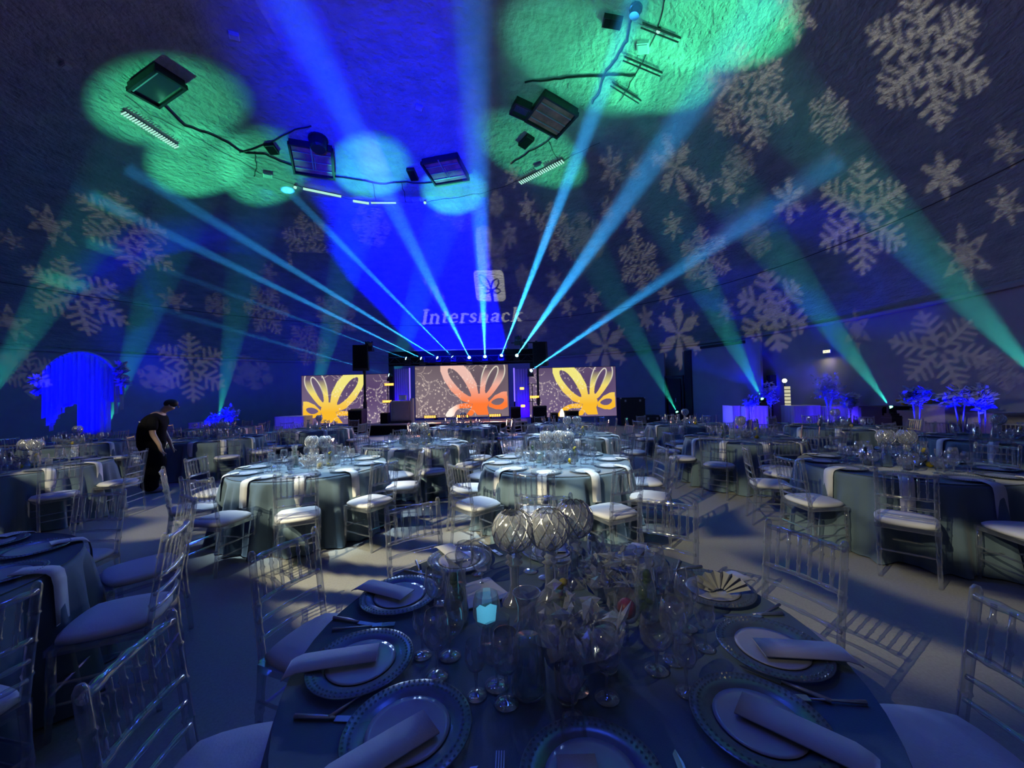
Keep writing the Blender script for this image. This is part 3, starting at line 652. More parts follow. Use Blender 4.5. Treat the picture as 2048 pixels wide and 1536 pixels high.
# lectern and its box
A = ony(782, 838, 16.6); B = ony(826, 838, 16.6); zt = ony(805, 803, 16.6)[2]; Wd = B[0]-A[0]
th = thing('lectern', 'wide grey lectern with pale posts standing on the stage', 'lectern', ((A[0]+B[0])/2, 16.7, .45)); hh = zt-.45
mk('body', bx((0, 0, hh/2), (Wd*.84, .5, hh)), 'grey_panel', th); mk('front_panel', bx((0, -.26, hh*.52), (Wd*.74, .02, hh*.72)), 'grey_panel', th)
mk('plinth', bx((0, 0, .05), (Wd*.9, .56, .1)), 'dark_metal', th); mk('top', bx((0, 0, hh+.015), (Wd*.9, .56, .04)), 'pale_trim', th)
mk('post', bx((-Wd*.46, 0, hh/2), (.05, .4, hh)), 'pale_trim', th); mk('post', bx((Wd*.46, -.05, hh*.57), (.11, .3, hh*1.14)), 'pale_trim', th)
P = ony(805, 797, 16.6)
th = thing('console_case', 'small white console case on top of the grey lectern', 'case', (P[0], 16.65, zt+.04)); mk('body', bx((0, 0, .12), (.28, .2, .2)), 'white_plastic', th); mk('lid', bx((0, 0, .225), (.29, .21, .02)), 'pale_trim', th)
# speaker towers
def tower(px, base_py, top_py, bot_py, yy, ph, hpx, rz):
    B = onz(px+3, base_py, 0) if yy is None else ony(px, base_py, yy); y0 = B[1] if yy is None else yy
    zt = ony(px, top_py, y0)[2]; zb = ony(px, bot_py, y0)[2]
    th = thing('speaker_stand', 'tall black speaker stand %s' % ph, 'stand', (B[0], y0, 0))
    mk('pole', MB().tube([(0, 0, .02), (0, 0, zb+.1)], .055, 10), 'black', th); mk('winch_collar', MB().tube([(0, 0, 1.1), (0, 0, 1.4)], .085, 10), 'dark_metal', th)
    mk('pole_sleeve', MB().tube([(0, 0, .02), (0, 0, 1.0)], .075, 10), 'dark_metal', th)
    for k in range(4):
        a = k*PI/2+.6; mk('leg', MB().tube([(.05*math.cos(a), .05*math.sin(a), .45), (.75*math.cos(a), .75*math.sin(a), .02)], .022, 6), 'black', th)
    sw = ony(px+hpx, 700, y0)[0]-ony(px-hpx, 700, y0)[0]
    sp = thing('loudspeaker', 'black loudspeaker cabinet on the tall stand %s' % ph, 'speaker', (B[0]-.12*rz, y0-.1, zb), .25*rz)
    mk('cabinet', bx((0, .1, (zt-zb)/2), (sw, .5, zt-zb), Matrix.Rotation(.12, 3, 'X'), .92), 'black', sp)
    mk('grille', bx((0, -.17, (zt-zb)/2+.02), (sw*.86, .02, (zt-zb)*.88), Matrix.Rotation(.12, 3, 'X')), 'black_cloth', sp)
    mk('bracket', bx((0.12*rz, .15, -.06), (.12, .12, .12)), 'dark_metal', sp)
    return B[0], y0, zt
tx, ty, tz = tower(728, 868, 690, 741, None, 'beside the golden screen and lectern', 15, 1)
tx2, ty2, tz2 = tower(1078, 858, 684, 732, 17.35, 'in front of the far golden screen', 14, -1)
for px, py, tgt, y0, ph in ((738, 688, (600, 640), ty, 'on top of the speaker beside the lectern'), (1048, 683, (1110, 560), ty2-.1, 'beside the far speaker, its beam cut'), (1036, 676, (1000, 640), ty2+.1, 'dark, hung beside the far speaker')):
    P = ony(px, py, y0); th = beam_head(P, dpx(*tgt), 'smoked', 'black moving lamp %s' % ph, 'moving lamps by the speakers', 1.25)
A = ony(1022, 680, ty2+.05); B = ony(1085, 678, ty2+.05); th = thing('lamp_bar', 'short black bar holding lamps beside the far speaker', 'bar', (A[0], ty2+.15, A[2]-.12))
mk('bar', MB().tube([(0, 0, 0), (B[0]-A[0], 0, 0)], .03, 6), 'black', th); mk('clamp', bx(((B[0]-A[0])*.8, 0, 0), (.1, .1, .14)), 'dark_metal', th)
A = ony(728, 690, ty)
th = thing('lamp_bar', 'short black bar holding a lamp above the lectern-side speaker', 'bar', (A[0]-.1, ty+.1, tz-.04)); mk('bar', MB().tube([(0, 0, 0), (.45, 0, 0)], .03, 6), 'black', th); mk('clamp', bx((.1, 0, 0), (.1, .1, .12)), 'dark_metal', th)
# subwoofers and monitors
def sub(px, pyb, pyt, wpx, yy, label, z0=None):
    B = ony(px, pyb, yy); zb = B[2] if z0 is None else z0; zt = ony(px, pyt, yy)[2]; ww = wpx/F*yy
    th = thing('bass_speaker', label, 'speaker', (B[0], yy+.3, max(zb, 0)))
    hh = zt-max(zb, 0); mk('cabinet', bx((0, 0, hh/2), (ww, .6, hh)), 'black', th); mk('grille', bx((0, -.31, hh/2), (ww*.9, .02, hh*.88)), 'black_cloth', th)
    for s in (-1, 1): mk('grip', bx((s*(ww/2+.003), 0, hh*.6), (.012, .16, .07)), 'dark_metal', th)
sub(710, 868, 820, 27, 15.4, 'black bass speaker on the floor beside the near speaker pole', 0)
sub(712, 846, 818, 22, 15.9, 'black speaker stacked behind the near bass speaker', .42)
sub(768, 842, 826, 15, 16.3, 'small black wedge speaker beside the lectern', .45)
sub(1080, 838, 812, 28, 16.2, 'black bass speaker at the foot of the far speaker pole', .0)
sub(1032, 848, 814, 20, 16.3, 'black speaker standing at the end of the stage', .0)
sub(1110, 845, 826, 14, 16.8, 'small black monitor under the far golden screen', .0)
sub(1144, 845, 822, 28, 16.8, 'black mixing case under the far golden screen', .0)
P = ony(1124, 831, 16.7)
th = thing('tent_lamp', 'small pale yellow tent shaped lamp under the far golden screen', 'lamp', (P[0], 16.7, 0)); mk('shade', MB().lathe([(.10, .55), (.095, .7), (.05, .84), (.005, .9)], 12), 'globe_glow', th); mk('stem', MB().tube([(0, 0, 0), (0, 0, .56)], .03, 6), 'black', th)
for px, pyt, wpx, yy, lb in ((1262, 795, 48, 18.2, 'tall black flight case beside the far golden screen'), (1300, 830, 30, 18.0, 'low black flight case near the dark door')):
    B = ony(px, 840, yy); zt = ony(px, pyt, yy)[2]; ww = wpx/F*yy; th = thing('flight_case', lb, 'case', (B[0], yy, 0))
    mk('body', bx((0, 0, zt/2), (ww, .7, zt)), 'black', th); mk('lid', bx((0, 0, zt-.1), (ww+.03, .73, .03)), 'dark_metal', th)
    for s in (-1, 1):
        mk('latch', bx((s*ww*.3, -.36, zt-.14), (.08, .03, .1)), 'steel', th)
        mk('corner', bx((s*ww*.49, -.35, zt-.02), (.07, .06, .07)), 'steel', th)

# ------------------------------------------------------------------ hung fittings on the dome ring
SYD = [0.02]
def frame_at(px, py, rot=0, off=0.0):
    """frame on the dome skin: X runs along the seen direction rot (degrees), Z points into the hall"""
    P = dpx(px, py); nn = dnorm(P); a = math.radians(rot); e = 6.0
    Z = Vector(nn); dx = Vector(dpx(px+e*math.cos(a), py-e*math.sin(a))-P); dy = Vector(dpx(px-e*math.sin(a), py-e*math.cos(a))-P)
    X = dx-Z*dx.dot(Z); X.normalize(); Y = Z.cross(X)
    if Y.dot(dy) < 0: X, Y = -X, -Y
    SYD[0] = abs(dy.dot(Y))/e
    return P+nn*off, Matrix((X, Y, Z)).transposed(), dx.length/e
def dome_thing(name, label, cat, px, py, rot=0, off=0.0, group=None):
    P, R, s = frame_at(px, py, rot, off); th = thing(name, label, cat, P, 0, group); th.rotation_euler = R.to_euler(); return th, s
def hatch(px, py, w_, h_, rot, label, red, mast):
    th, s = dome_thing('roof_hatch', label, 'hatch', px, py, rot, 0, 'framed hatches round the dome ring'); W, H = w_*s, h_*SYD[0]
    mk('back_box', bx((0, 0, .1), (W, H, .2)), 'dark_metal', th)
    mk('glass_panel', bx((0, 0, .22), (W*.92, H*.9, .03)), 'red_panel' if red else 'smoked', th)
    for a in (-1, 1):
        mk('frame', bx((a*W/2, 0, .24), (.07, H+.07, .14)), 'dark_metal', th); mk('frame', bx((0, a*H/2, .24), (W+.07, .07, .14)), 'dark_metal', th)
    for k in range(3 if red else 1): mk('bar', bx((0, -H*.28+H*.28*k if red else H*.4, .27), (W*.9, .035, .03)), 'steel', th)
    if mast: mk('mast', MB().tube([(0, H*.55, .3), (0, -H*.2, .34)], .03, 6).tube([(.09, H*.2, .3), (.09, -H*.2, .34)], .02, 6), 'steel', th)
hatch(312, 162, 68, 66, 36, 'dark square roof hatch high over the blue fringe arch', False, False)
hatch(625, 313, 84, 56, -9, 'square roof hatch with purple glass under the dome ring', True, True)
hatch(892, 333, 70, 48, 10, 'blue lit roof hatch with a forked steel mast', True, True)
hatch(1104, 222, 74, 62, -30, 'roof hatch with red slatted panes beside the brightest green pool', True, False)
hatch(1044, 209, 34, 24, -25, 'small dark roof hatch beside the red slatted one', False, False)
th, s = dome_thing('vent_drum', 'black drum vent above the purple roof hatch', 'vent', 636, 276, 0, 0); mk('drum', MB().lathe([(.001, .5), (.26, .5), (.3, .42), (.3, 0)], 16), 'black', th, label=None); mk('rim', MB().lathe([(.3, .1), (.36, .1), (.36, .04), (.3, .04)], 16), 'dark_metal', th)
th, s = dome_thing('vent_drum', 'flat black drum vent over the brightest green pool', 'vent', 1273, 12, 0, 0); mk('drum', MB().lathe([(.001, .25), (.12, .25), (.13, .2), (.13, 0)], 16), 'black', th); mk('rim', MB().lathe([(.13, .1), (.16, .1), (.16, .04), (.13, .04)], 16), 'dark_metal', th)
for px, py, w_, h_, r_, lb in ((543, 295, 19, 19, 4, 'beside the purple roof hatch'), (825, 346, 15, 22, 4, 'beside the forked mast hatch'), (1053, 280, 17, 26, -32, 'below the red slatted hatch'), (1226, 38, 38, 20, -10, 'above the white junction box')):
    th, s = dome_thing('ceiling_speaker', 'small dark box speaker %s' % lb, 'speaker', px, py, r_, 0, 'small dark boxes on the dome'); mk('cabinet', bx((0, 0, .07), (w_*s, h_*SYD[0], .14)), 'black', th); mk('grille', bx((0, 0, .145), (w_*s*.85, h_*SYD[0]*.88, .015)), 'black_cloth', th)
for px, py, w_, h_, r_, lb in ((535, 348, 19, 8, -10, 'below the purple roof hatch'), (833, 397, 17, 6, 4, 'below the forked mast hatch'), (1079, 330, 16, 7, 25, 'above the striped grille near the stage beams'), (1287, 91, 24, 22, 5, 'between the lamp tubes'),
                               (468, 68, 22, 10, -15, 'high over the dark square hatch'), (838, 212, 14, 8, -20, 'alone in the blue wash'), (131, 128, 18, 10, -30, 'in the dark corner of the dome')):
    th, s = dome_thing('junction_box', 'small white junction box %s' % lb, 'box', px, py, r_, 0, 'white boxes on the dome'); mk('body', bx((0, 0, .05), (w_*s, h_*SYD[0], .1)), 'white_plastic', th); mk('cover', bx((0, 0, .11), (w_*s*.8, h_*SYD[0]*.8, .02)), 'pale_trim', th)
def louvre(p0, p1, nslat, label, mat='lamp_glint_glow'):
    th, s = dome_thing('striped_grille', label, 'grille', (p0[0]+p1[0])/2, (p0[1]+p1[1])/2, 0, 0)
    Mi = Matrix.LocRotScale(th.location, th.rotation_euler, None).inverted(); A = Mi @ Vector(dpx(*p0)); B = Mi @ Vector(dpx(*p1)); d = (B-A); L_ = d.length; d.normalize(); nn = Vector((0, 0, 1)); sd = nn.cross(d).normalized()
    R = Matrix((d, sd, d.cross(sd))).transposed()
    mk('rail', bx((A+B)/2+Vector((0, 0, .06)), (L_, .12, .02), R), 'dark_metal', th)
    for k in range(nslat):
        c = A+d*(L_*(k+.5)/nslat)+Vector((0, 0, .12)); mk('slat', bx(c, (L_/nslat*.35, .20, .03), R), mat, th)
louvre((243, 218), (354, 290), 22, 'pale striped grille below the dark square hatch')
louvre((1040, 362), (1128, 317), 22, 'pale striped grille near the stage beams')
def twin(px0, py0, px1, py1, lb, mat='dark_metal', gap=.12, rad=.022):
    A, B = dpx(px0, py0), dpx(px1, py1); C = (A+B)/2; nn = Vector(dnorm(C)); th = thing('twin_tube', lb, 'light', C, 0)
    d = Vector(B-A).normalized(); sd = nn.cross(d).normalized()
    for k in (-1, 1): mk('tube', MB().tube([Vector(A-C)+nn*.14+sd*gap*k/2, Vector(B-C)+nn*.14+sd*gap*k/2], rad, 6), mat, th)
    mk('spine', MB().tube([Vector(A-C)+nn*.06, Vector(B-C)+nn*.06], rad*.8, 6), 'black', th)
twin(1286, 40, 1362, 70, 'unlit twin lamp tubes next to the round spotlight'); twin(1250, 108, 1325, 140, 'unlit twin lamp tubes below the white junction box'); twin(1225, 160, 1282, 196, 'unlit twin lamp tubes nearest the stage beams')
twin(606, 372, 682, 388, 'bright twin rail below the purple roof hatch, highlight given as glow', 'lamp_glint_glow', .08, .025); twin(706, 397, 738, 402, 'short bright rail at the blue wash, highlight given as glow', 'lamp_glint_glow', .08, .03); twin(742, 401, 792, 401, 'dimmer rail beside the short bright one, highlight given as glow', 'lamp_glint_glow', .06, .018)  # reflective rails: emission stands in for their white highlights
for px, py, lb in ((1318, 56, 'over the unlit twin tubes'), (590, 371, 'at the end of the bright rail'), (850, 402, 'below the forked mast hatch')):
    th, s = dome_thing('spotlight', 'tiny round white spotlight %s' % lb, 'light', px, py, 0, 0); mk('lens', MB().sphere((0, 0, .1), .055 if px > 1000 else .07, 8, 6), 'lamp_glint_glow', th); mk('mount', MB().tube([(0, 0, 0), (0, 0, .08)], .05, 8), 'black', th)
def cable(pts, rad, lb, mat='black'):
    Q = []
    for i in range(len(pts)-1):
        for k in range(4):
            t = k/4; x = pts[i][0]*(1-t)+pts[i+1][0]*t+random.uniform(-1.5, 1.5); y = pts[i][1]*(1-t)+pts[i+1][1]*t+random.uniform(-1.5, 1.5)
            P = dpx(x, y); Q.append(P+dnorm(P)*(rad*.6+.01))
    P = dpx(*pts[-1]); Q.append(P+dnorm(P)*rad)
    o = Q[0]; th = thing('cable', lb, 'cable', o, 0, None, MB().tube([q-o for q in Q], rad*.6, 6).mesh('cable', mat, True)); return th
cable([(320, 204), (370, 250), (430, 270), (480, 302), (530, 308), (570, 325), (640, 348), (700, 355), (760, 367), (800, 362), (850, 366), (935, 352)], .045, 'dark cable looping from the dark hatch round the dome ring')
cable([(480, 304), (540, 285), (590, 258), (622, 250)], .04, 'dark cable rising to the black drum vent')
cable([(1050, 162), (1110, 156), (1160, 152), (1220, 148), (1272, 148)], .05, 'thick black cable crossing the brightest green pool')
cable([(1272, 0), (1262, 45), (1255, 80), (1240, 105), (1215, 140), (1200, 180), (1186, 205)], .04, 'dark cable running down beside the lamp tubes')
cable([(1330, 0), (1318, 50), (1292, 110), (1262, 165), (1240, 200)], .014, 'thin dark wire running down through the lamp tubes')
cable([(250, 190), (300, 228), (370, 262), (440, 300), (520, 345), (600, 372), (700, 398), (790, 402), (850, 404), (900, 396), (960, 386), (1020, 368), (1060, 350), (1130, 318), (1200, 285)], .012, 'thin wire tracing the whole dome ring')
cable([(1022, 326), (1060, 303), (1095, 282), (1110, 268)], .03, 'short dark cable below the red slatted hatch')
cable([(1098, 282), (1112, 312), (1118, 325)], .02, 'short hanging wire below the red slatted hatch')
cable([(510, 305), (512, 335), (508, 352)], .03, 'short dark pipe beside the white box under the ring')
cable([(745, 362), (752, 400)], .02, 'short dark pipe in the blue wash')
cable([(803, 362), (810, 390), (812, 404)], .02, 'dark pipe beside the forked mast hatch')
# ------------------------------------------------------------------ banquet furniture
def noded(pts_fn, n_, r, step, bulge=1.35):
    """tube profile with bamboo-like rings"""
    P, Rr = [], []
    for i in range(n_):
        t = i/(n_-1); P.append(pts_fn(t)); Rr.append(r*(bulge if i % step == 0 else 1.0))
    return P, Rr
def make_chair():
    th = thing('banquet_chair', 'clear chair', 'chair', (0, 0, 0))
    def bk(z): return -0.185-(0.0 if z < .44 else (z-.44)*0.14)-(max(0, .44-z))*0.10       # y of the rear posts at height z
    post = MB()
    P = []; Rr = []
    for i, z in enumerate([0, .1, .2, .21, .3, .43, .45, .55, .56, .57, .68, .69, .70, .80, .81, .82, .915, .92]):
        P.append((0, bk(z), z)); Rr.append(.013 if z < .05 else .0165 if i not in (3, 8, 11, 14, 5) else .021)
    P.append((0, bk(.935), .935)); Rr.append(.009)
    me = post.tube(P, Rr, 8).mesh('back_post', 'acrylic', True)
    for s_ in (-1, 1): part('back_post', me, th, (s_*.175, 0, 0))
    me = MB().tube([(0, .19, 0), (0, .185, .12), (0, .182, .13), (0, .18, .25), (0, .18, .26), (0, .178, .43)], [.012, .015, .020, .017, .022, .017], 8).mesh('leg', 'acrylic', True)
    for s_ in (-1, 1): part('leg', me, th, (s_*.19, 0, 0))
    fr = MB(); 
    for c, d in (((0, .185, .43), (.41, .03, .035)), ((0, -.185, .43), (.37, .03, .035)), ((.185, 0, .43), (.03, .37, .035)), ((-.185, 0, .43), (.03, .37, .035))): fr.box(c, d)
    part('seat_frame', fr.mesh('seat_frame', 'acrylic'), th)
    cu = MB(); prof = [(.001, .442), (.185, .442), (.205, .455), (.205, .475), (.185, .492), (.10, .502), (.001, .505)]
    k0 = len(cu.v); cu.lathe(prof, 24)
    for i in range(len(cu.v)):
        x, y, z = cu.v[i]; r = math.hypot(x, y); 
        if r > 1e-6:
            c_, s_ = x/r, y/r; sq = 1/max(abs(c_), abs(s_)); f = 1+(min(sq, 1.32)-1)*.62; x, y = x*f, y*f
        x *= .99+.05*(y+.2); cu.v[i] = (x, y, z)
    part('seat_cushion', cu.mesh('seat_cushion', 'cushion', True), th)
    def railb(z, r, x_=.175):
        n_ = 13; P = [(-x_+2*x_*i/(n_-1), bk(z)-.018*(1-(2*i/(n_-1)-1)**2), z) for i in range(n_)]; return MB().tube(P, [r*(1.3 if i % 4 == 2 else 1) for i in range(n_)], 8)
    part('top_rail', railb(.895, .014).mesh('top_rail', 'acrylic', True), th)
    part('lower_rail', railb(.70, .012).mesh('lower_rail', 'acrylic', True), th)
    part('back_slat', railb(.615, .010).mesh('back_slat', 'acrylic', True), th); part('back_slat', railb(.535, .010).mesh('back_slat', 'acrylic', True), th)
    sp = MB().tube([(0, bk(.70), .70), (0, bk(.755), .755), (0, bk(.765), .765), (0, bk(.775), .775), (0, bk(.83), .83), (0, bk(.84), .84), (0, bk(.85), .85), (0, bk(.895), .895)], [.008, .008, .0125, .008, .008, .0125, .008, .008], 7).mesh('spindle', 'acrylic', True)
    for i in range(6):
        t = (i+1)/7; x = -.175+.35*t; part('spindle', sp, th, (x, -.018*(1-(2*t-1)**2), 0))
    for z in (.17, .27):
        me = MB().tube([(.19, .18, z), (.183, bk(z), z)], .0085, 6).mesh('stretcher', 'acrylic'); part('stretcher', me, th)
        me = MB().tube([(-.19, .18, z), (-.183, bk(z), z)], .0085, 6).mesh('stretcher', 'acrylic'); part('stretcher', me, th)
    part('stretcher', MB().tube([(-.19, .182, .22), (.19, .182, .22)], .0085, 6).mesh('stretcher', 'acrylic'), th)
    part('stretcher', MB().tube([(-.178, bk(.23), .23), (.178, bk(.23), .23)], .0085, 6).mesh('stretcher', 'acrylic'), th)
    remember(th); return th
def make_far_chair():
    th = thing('banquet_chair', 'clear chair', 'chair', (0, 0, 0)); leg = MB(); back = MB()
    for s_ in (-1, 1):
        leg.tube([(s_*.19, .19, 0), (s_*.19, .18, .43)], .016, 5); leg.tube([(s_*.175, -.23, 0), (s_*.175, -.185, .43)], .016, 5)
        back.tube([(s_*.175, -.185, .43), (s_*.175, -.255, .93)], .017, 5)
    for z in (.2, .28): leg.tube([(-.19, .185, z), (.19, .185, z)], .008, 4); leg.tube([(-.18, -.21, z), (.18, -.21, z)], .008, 4)
    back.tube([(-.175, -.25, .895), (.175, -.25, .895)], .015, 5); back.tube([(-.175, -.222, .70), (.175, -.222, .70)], .013, 5)
    for z in (.6, .52): back.tube([(-.175, -.2, z), (.175, -.2, z)], .010, 4)
    for i in range(6): x = -.175+.35*(i+1)/7; back.tube([(x, -.222, .70), (x, -.25, .895)], .0085, 4)
    part('back_frame', back.mesh('back_frame', 'acrylic'), th); part('leg_frame', leg.box((0, 0, .43), (.38, .38, .03)).mesh('leg_frame', 'acrylic'), th)
    cu = MB().lathe([(.001, .445), (.2, .445), (.222, .465), (.2, .49), (.001, .5)], 14); part('seat_cushion', cu.mesh('seat_cushion', 'cushion', True), th)
    remember(th); return th
CH, CHF = make_chair(), make_far_chair()
TR, TZ = 0.9, 0.76
def make_table(seed, R=TR):
    rg = random.Random(seed); th = thing('banquet_table', 'table', 'table', (0, 0, 0)); n_ = 168
    ph = [rg.uniform(0, 6.28) for _ in range(5)]; fr = [14+rg.randint(-1, 1), 23+rg.randint(-2, 2), 9, 37, 4]
    def fold(a): return (math.sin(fr[0]*a+ph[0])*.5+math.sin(fr[1]*a+ph[1])*.35+math.sin(fr[2]*a+ph[2])*.25+math.sin(fr[3]*a+ph[3])*.30)
    rings = [(0.001, TZ), (.3, TZ), (.6, TZ), (R-.02, TZ), (R+.004, TZ-.004), (R+.014, TZ-.03), (R+.02, TZ-.10), (R+.035, TZ-.22), (R+.055, TZ-.40), (R+.075, TZ-.58), (R+.09, .03), (R+.10, .012)]
    vs = []; 
    for i, (r, z) in enumerate(rings):
        amp = max(0, (TZ-.03-z))*.11+(.026 if z < TZ-.05 else 0)
        for k in range(n_):
            a = 2*PI*k/n_; rr = r+amp*fold(a) if z < TZ-.03 else r; vs.append((rr*math.cos(a), rr*math.sin(a), z))
    mb = MB().add(vs, [(i*n_+k, i*n_+(k+1) % n_, (i+1)*n_+(k+1) % n_, (i+1)*n_+k) for i in range(len(rings)-1) for k in range(n_)])
    mk('tablecloth', mb, 'cloth', th, True)
    ht = MB().lathe([(.001, 0), (R+.002, 0), (R+.003, .004)], 60, (0, 0, TZ+.0012)); o = mk('cloth_top', ht, 'cloth', th, True)
    remember(th); return th
TAB = [make_table(1), make_table(2), make_table(3)]
# tableware prototypes
def proto(name, cat): return thing(name, name, cat, (0, 0, 0))
def glass_thing(name, bowl, stem_h, foot_r, n=14, mat='glass'):
    th = proto(name, 'glass'); part('bowl', MB().lathe([(r, z+stem_h) for r, z in bowl], n).mesh('bowl', mat, True), th)
    part('stem', MB().tube([(0, 0, .004), (0, 0, .02), (0, 0, stem_h*.5), (0, 0, stem_h)], [.008, .0045, .0038, .007], 7).mesh('stem', mat, True), th)
    part('foot', MB().lathe([(.001, .010), (foot_r*.5, .006), (foot_r, .002), (foot_r, .0005), (.001, .0)], n).mesh('foot', mat, True), th); remember(th); return th
WINE = glass_thing('wine_glass', [(.005, 0), (.026, .008), (.040, .03), (.044, .055), (.040, .085), (.033, .115), (.0325, .115)], .085, .036)
WATER = glass_thing('water_goblet', [(.006, 0), (.034, .010), (.048, .035), (.050, .06), (.046, .09), (.042, .105)], .065, .038)
FLUTE = glass_thing('small_wine_glass', [(.005, 0), (.022, .010), (.032, .035), (.033, .055), (.028, .085)], .07, .031)
def far_glass():
    th = proto('far', 'glass'); b = MB().lathe([(.008, .08), (.035, .09), (.045, .12), (.043, .15), (.035, .19)], 8); b.tube([(0, 0, 0), (0, 0, .08)], .006, 4); b.lathe([(.034, .001), (.02, .008), (.001, .01)], 8)
    bpy.data.objects.remove(th); t = bpy.data.objects.new('wine_glass', b.mesh('wine_glass', 'glass', True)); COL.objects.link(t); t['category'] = 'glass'; t['label'] = 'glass'; return t
FARG = far_glass()
def charger():
    th = proto('charger_plate', 'plate')
    prof = [(.001, .004), (.105, .004), (.112, .006), (.12, .012), (.165, .016), (.168, .018), (.165, .020), (.12, .016), (.11, .010), (.001, .008)]
    part('plate_base', MB().lathe(prof, 40, (0, 0, 0), lambda i, a: 1).mesh('plate_base', 'charger_glass', True), th)
    rim = MB(); 
    for q in range(2):
        n_ = 66-8*q; R_ = .160-.016*q
        for k in range(n_):
            a = 2*PI*k/n_; c = (R_*math.cos(a), R_*math.sin(a), .019-.001*q); r = .0052
            rim.add([(c[0]+r*math.cos(a), c[1]+r*math.sin(a), c[2]), (c[0]-r*math.sin(a), c[1]+r*math.cos(a), c[2]), (c[0]-r*math.cos(a), c[1]-r*math.sin(a), c[2]), (c[0]+r*math.sin(a), c[1]-r*math.cos(a), c[2]), (c[0], c[1], c[2]+r*.9)], [(0, 1, 4), (1, 2, 4), (2, 3, 4), (3, 0, 4)])
    o = part('beaded_rim', rim.mesh('beaded_rim', 'charger_glass'), th); 
    part('plate_well', MB().lathe([(.001, .0095), (.095, .0095), (.108, .0125), (.109, .0135), (.095, .0115), (.001, .0115)], 36).mesh('plate_well', 'china', True), th)
    remember(th); return th
CHG = charger()
def far_plate():
    t = bpy.data.objects.new('charger_plate', MB().lathe([(.001, .006), (.10, .006), (.12, .012), (.165, .016), (.165, .019), (.12, .016), (.001, .010)], 20).mesh('charger_plate', 'charger_glass', True)); COL.objects.link(t); t['category'] = 'plate'; t['label'] = 'p'; return t
FARP = far_plate()
def strip(pts, w_, th_=.004):
    vs = []; fs = []
    for i, (y, z) in enumerate(pts):
        vs += [(-w_/2, y, z), (w_/2, y, z), (w_/2, y, z+th_), (-w_/2, y, z+th_)]
        if i: a = 4*i-4; b_ = 4*i; fs += [(a+j, a+(j+1) % 4, b_+(j+1) % 4, b_+j) for j in range(4)]
    fs += [(0, 1, 2, 3), tuple(4*len(pts)-4+j for j in (3, 2, 1, 0))]; return MB().add(vs, fs)
def napkin_proto(hang):
    # origin at table edge, +Y outwards
    pts = [(-.13, .022), (-.10, .022), (-.02, .014), (.012, .006), (.030, -.012), (.040, -.06), (.046, -hang*.6), (.052, -hang)] if hang > .1 else [(-.27, .023), (-.2, .024), (-.1, .024), (-.03, .023), (.0, .014), (.012, .006)]
    me = strip(pts, .092 if hang < .1 else .10).mesh('napkin', 'napkin', True); t = bpy.data.objects.new('napkin', me); COL.objects.link(t); t['category'] = 'napkin'; t['label'] = 'n'; return t
NAP, NAPS = napkin_proto(.27), napkin_proto(.04)
def knife():
    th = proto('knife', 'cutlery'); part('blade', MB().add([(-.009, .0, 0), (.009, .0, 0), (.010, .08, 0), (.002, .115, 0), (-.009, .10, 0), (-.009, 0, .003), (.009, 0, .002), (.010, .08, .002), (.002, .115, .0015), (-.009, .10, .003)], [(4, 3, 2, 1, 0), (5, 6, 7, 8, 9), (0, 1, 6, 5), (1, 2, 7, 6), (2, 3, 8, 7), (3, 4, 9, 8), (4, 0, 5, 9)]).mesh('blade', 'steel'), th)
    part('handle', MB().tube([(0, 0, .004), (0, -.04, .005), (0, -.115, .005)], [.004, .006, .007], 7).mesh('handle', 'steel', True), th); remember(th); return th
def fork():
    th = proto('fork', 'cutlery'); part('handle', MB().tube([(0, .035, .005), (0, -.03, .005), (0, -.115, .005)], [.003, .003, .006], 6).mesh('handle', 'steel', True), th)
    hd_ = MB().box((0, .05, .007), (.022, .035, .003))
    for k in range(4): hd_.box((-.0095+k*.0063, .09, .006), (.003, .05, .002))
    part('fork_head', hd_.mesh('fork_head', 'steel'), th); remember(th); return th
KN, FK = knife(), fork()
def clock(a):
    h_ = ((90-math.degrees(a))/30) % 12; h_ = round(h_*2)/2; hh = int(h_) % 12; hh = 12 if hh == 0 else hh
    nm_ = ['', 'one', 'two', 'three', 'four', 'five', 'six', 'seven', 'eight', 'nine', 'ten', 'eleven', 'twelve'][hh]
    return ('half past ' + nm_) if h_ % 1 else (nm_ + " o'clock")
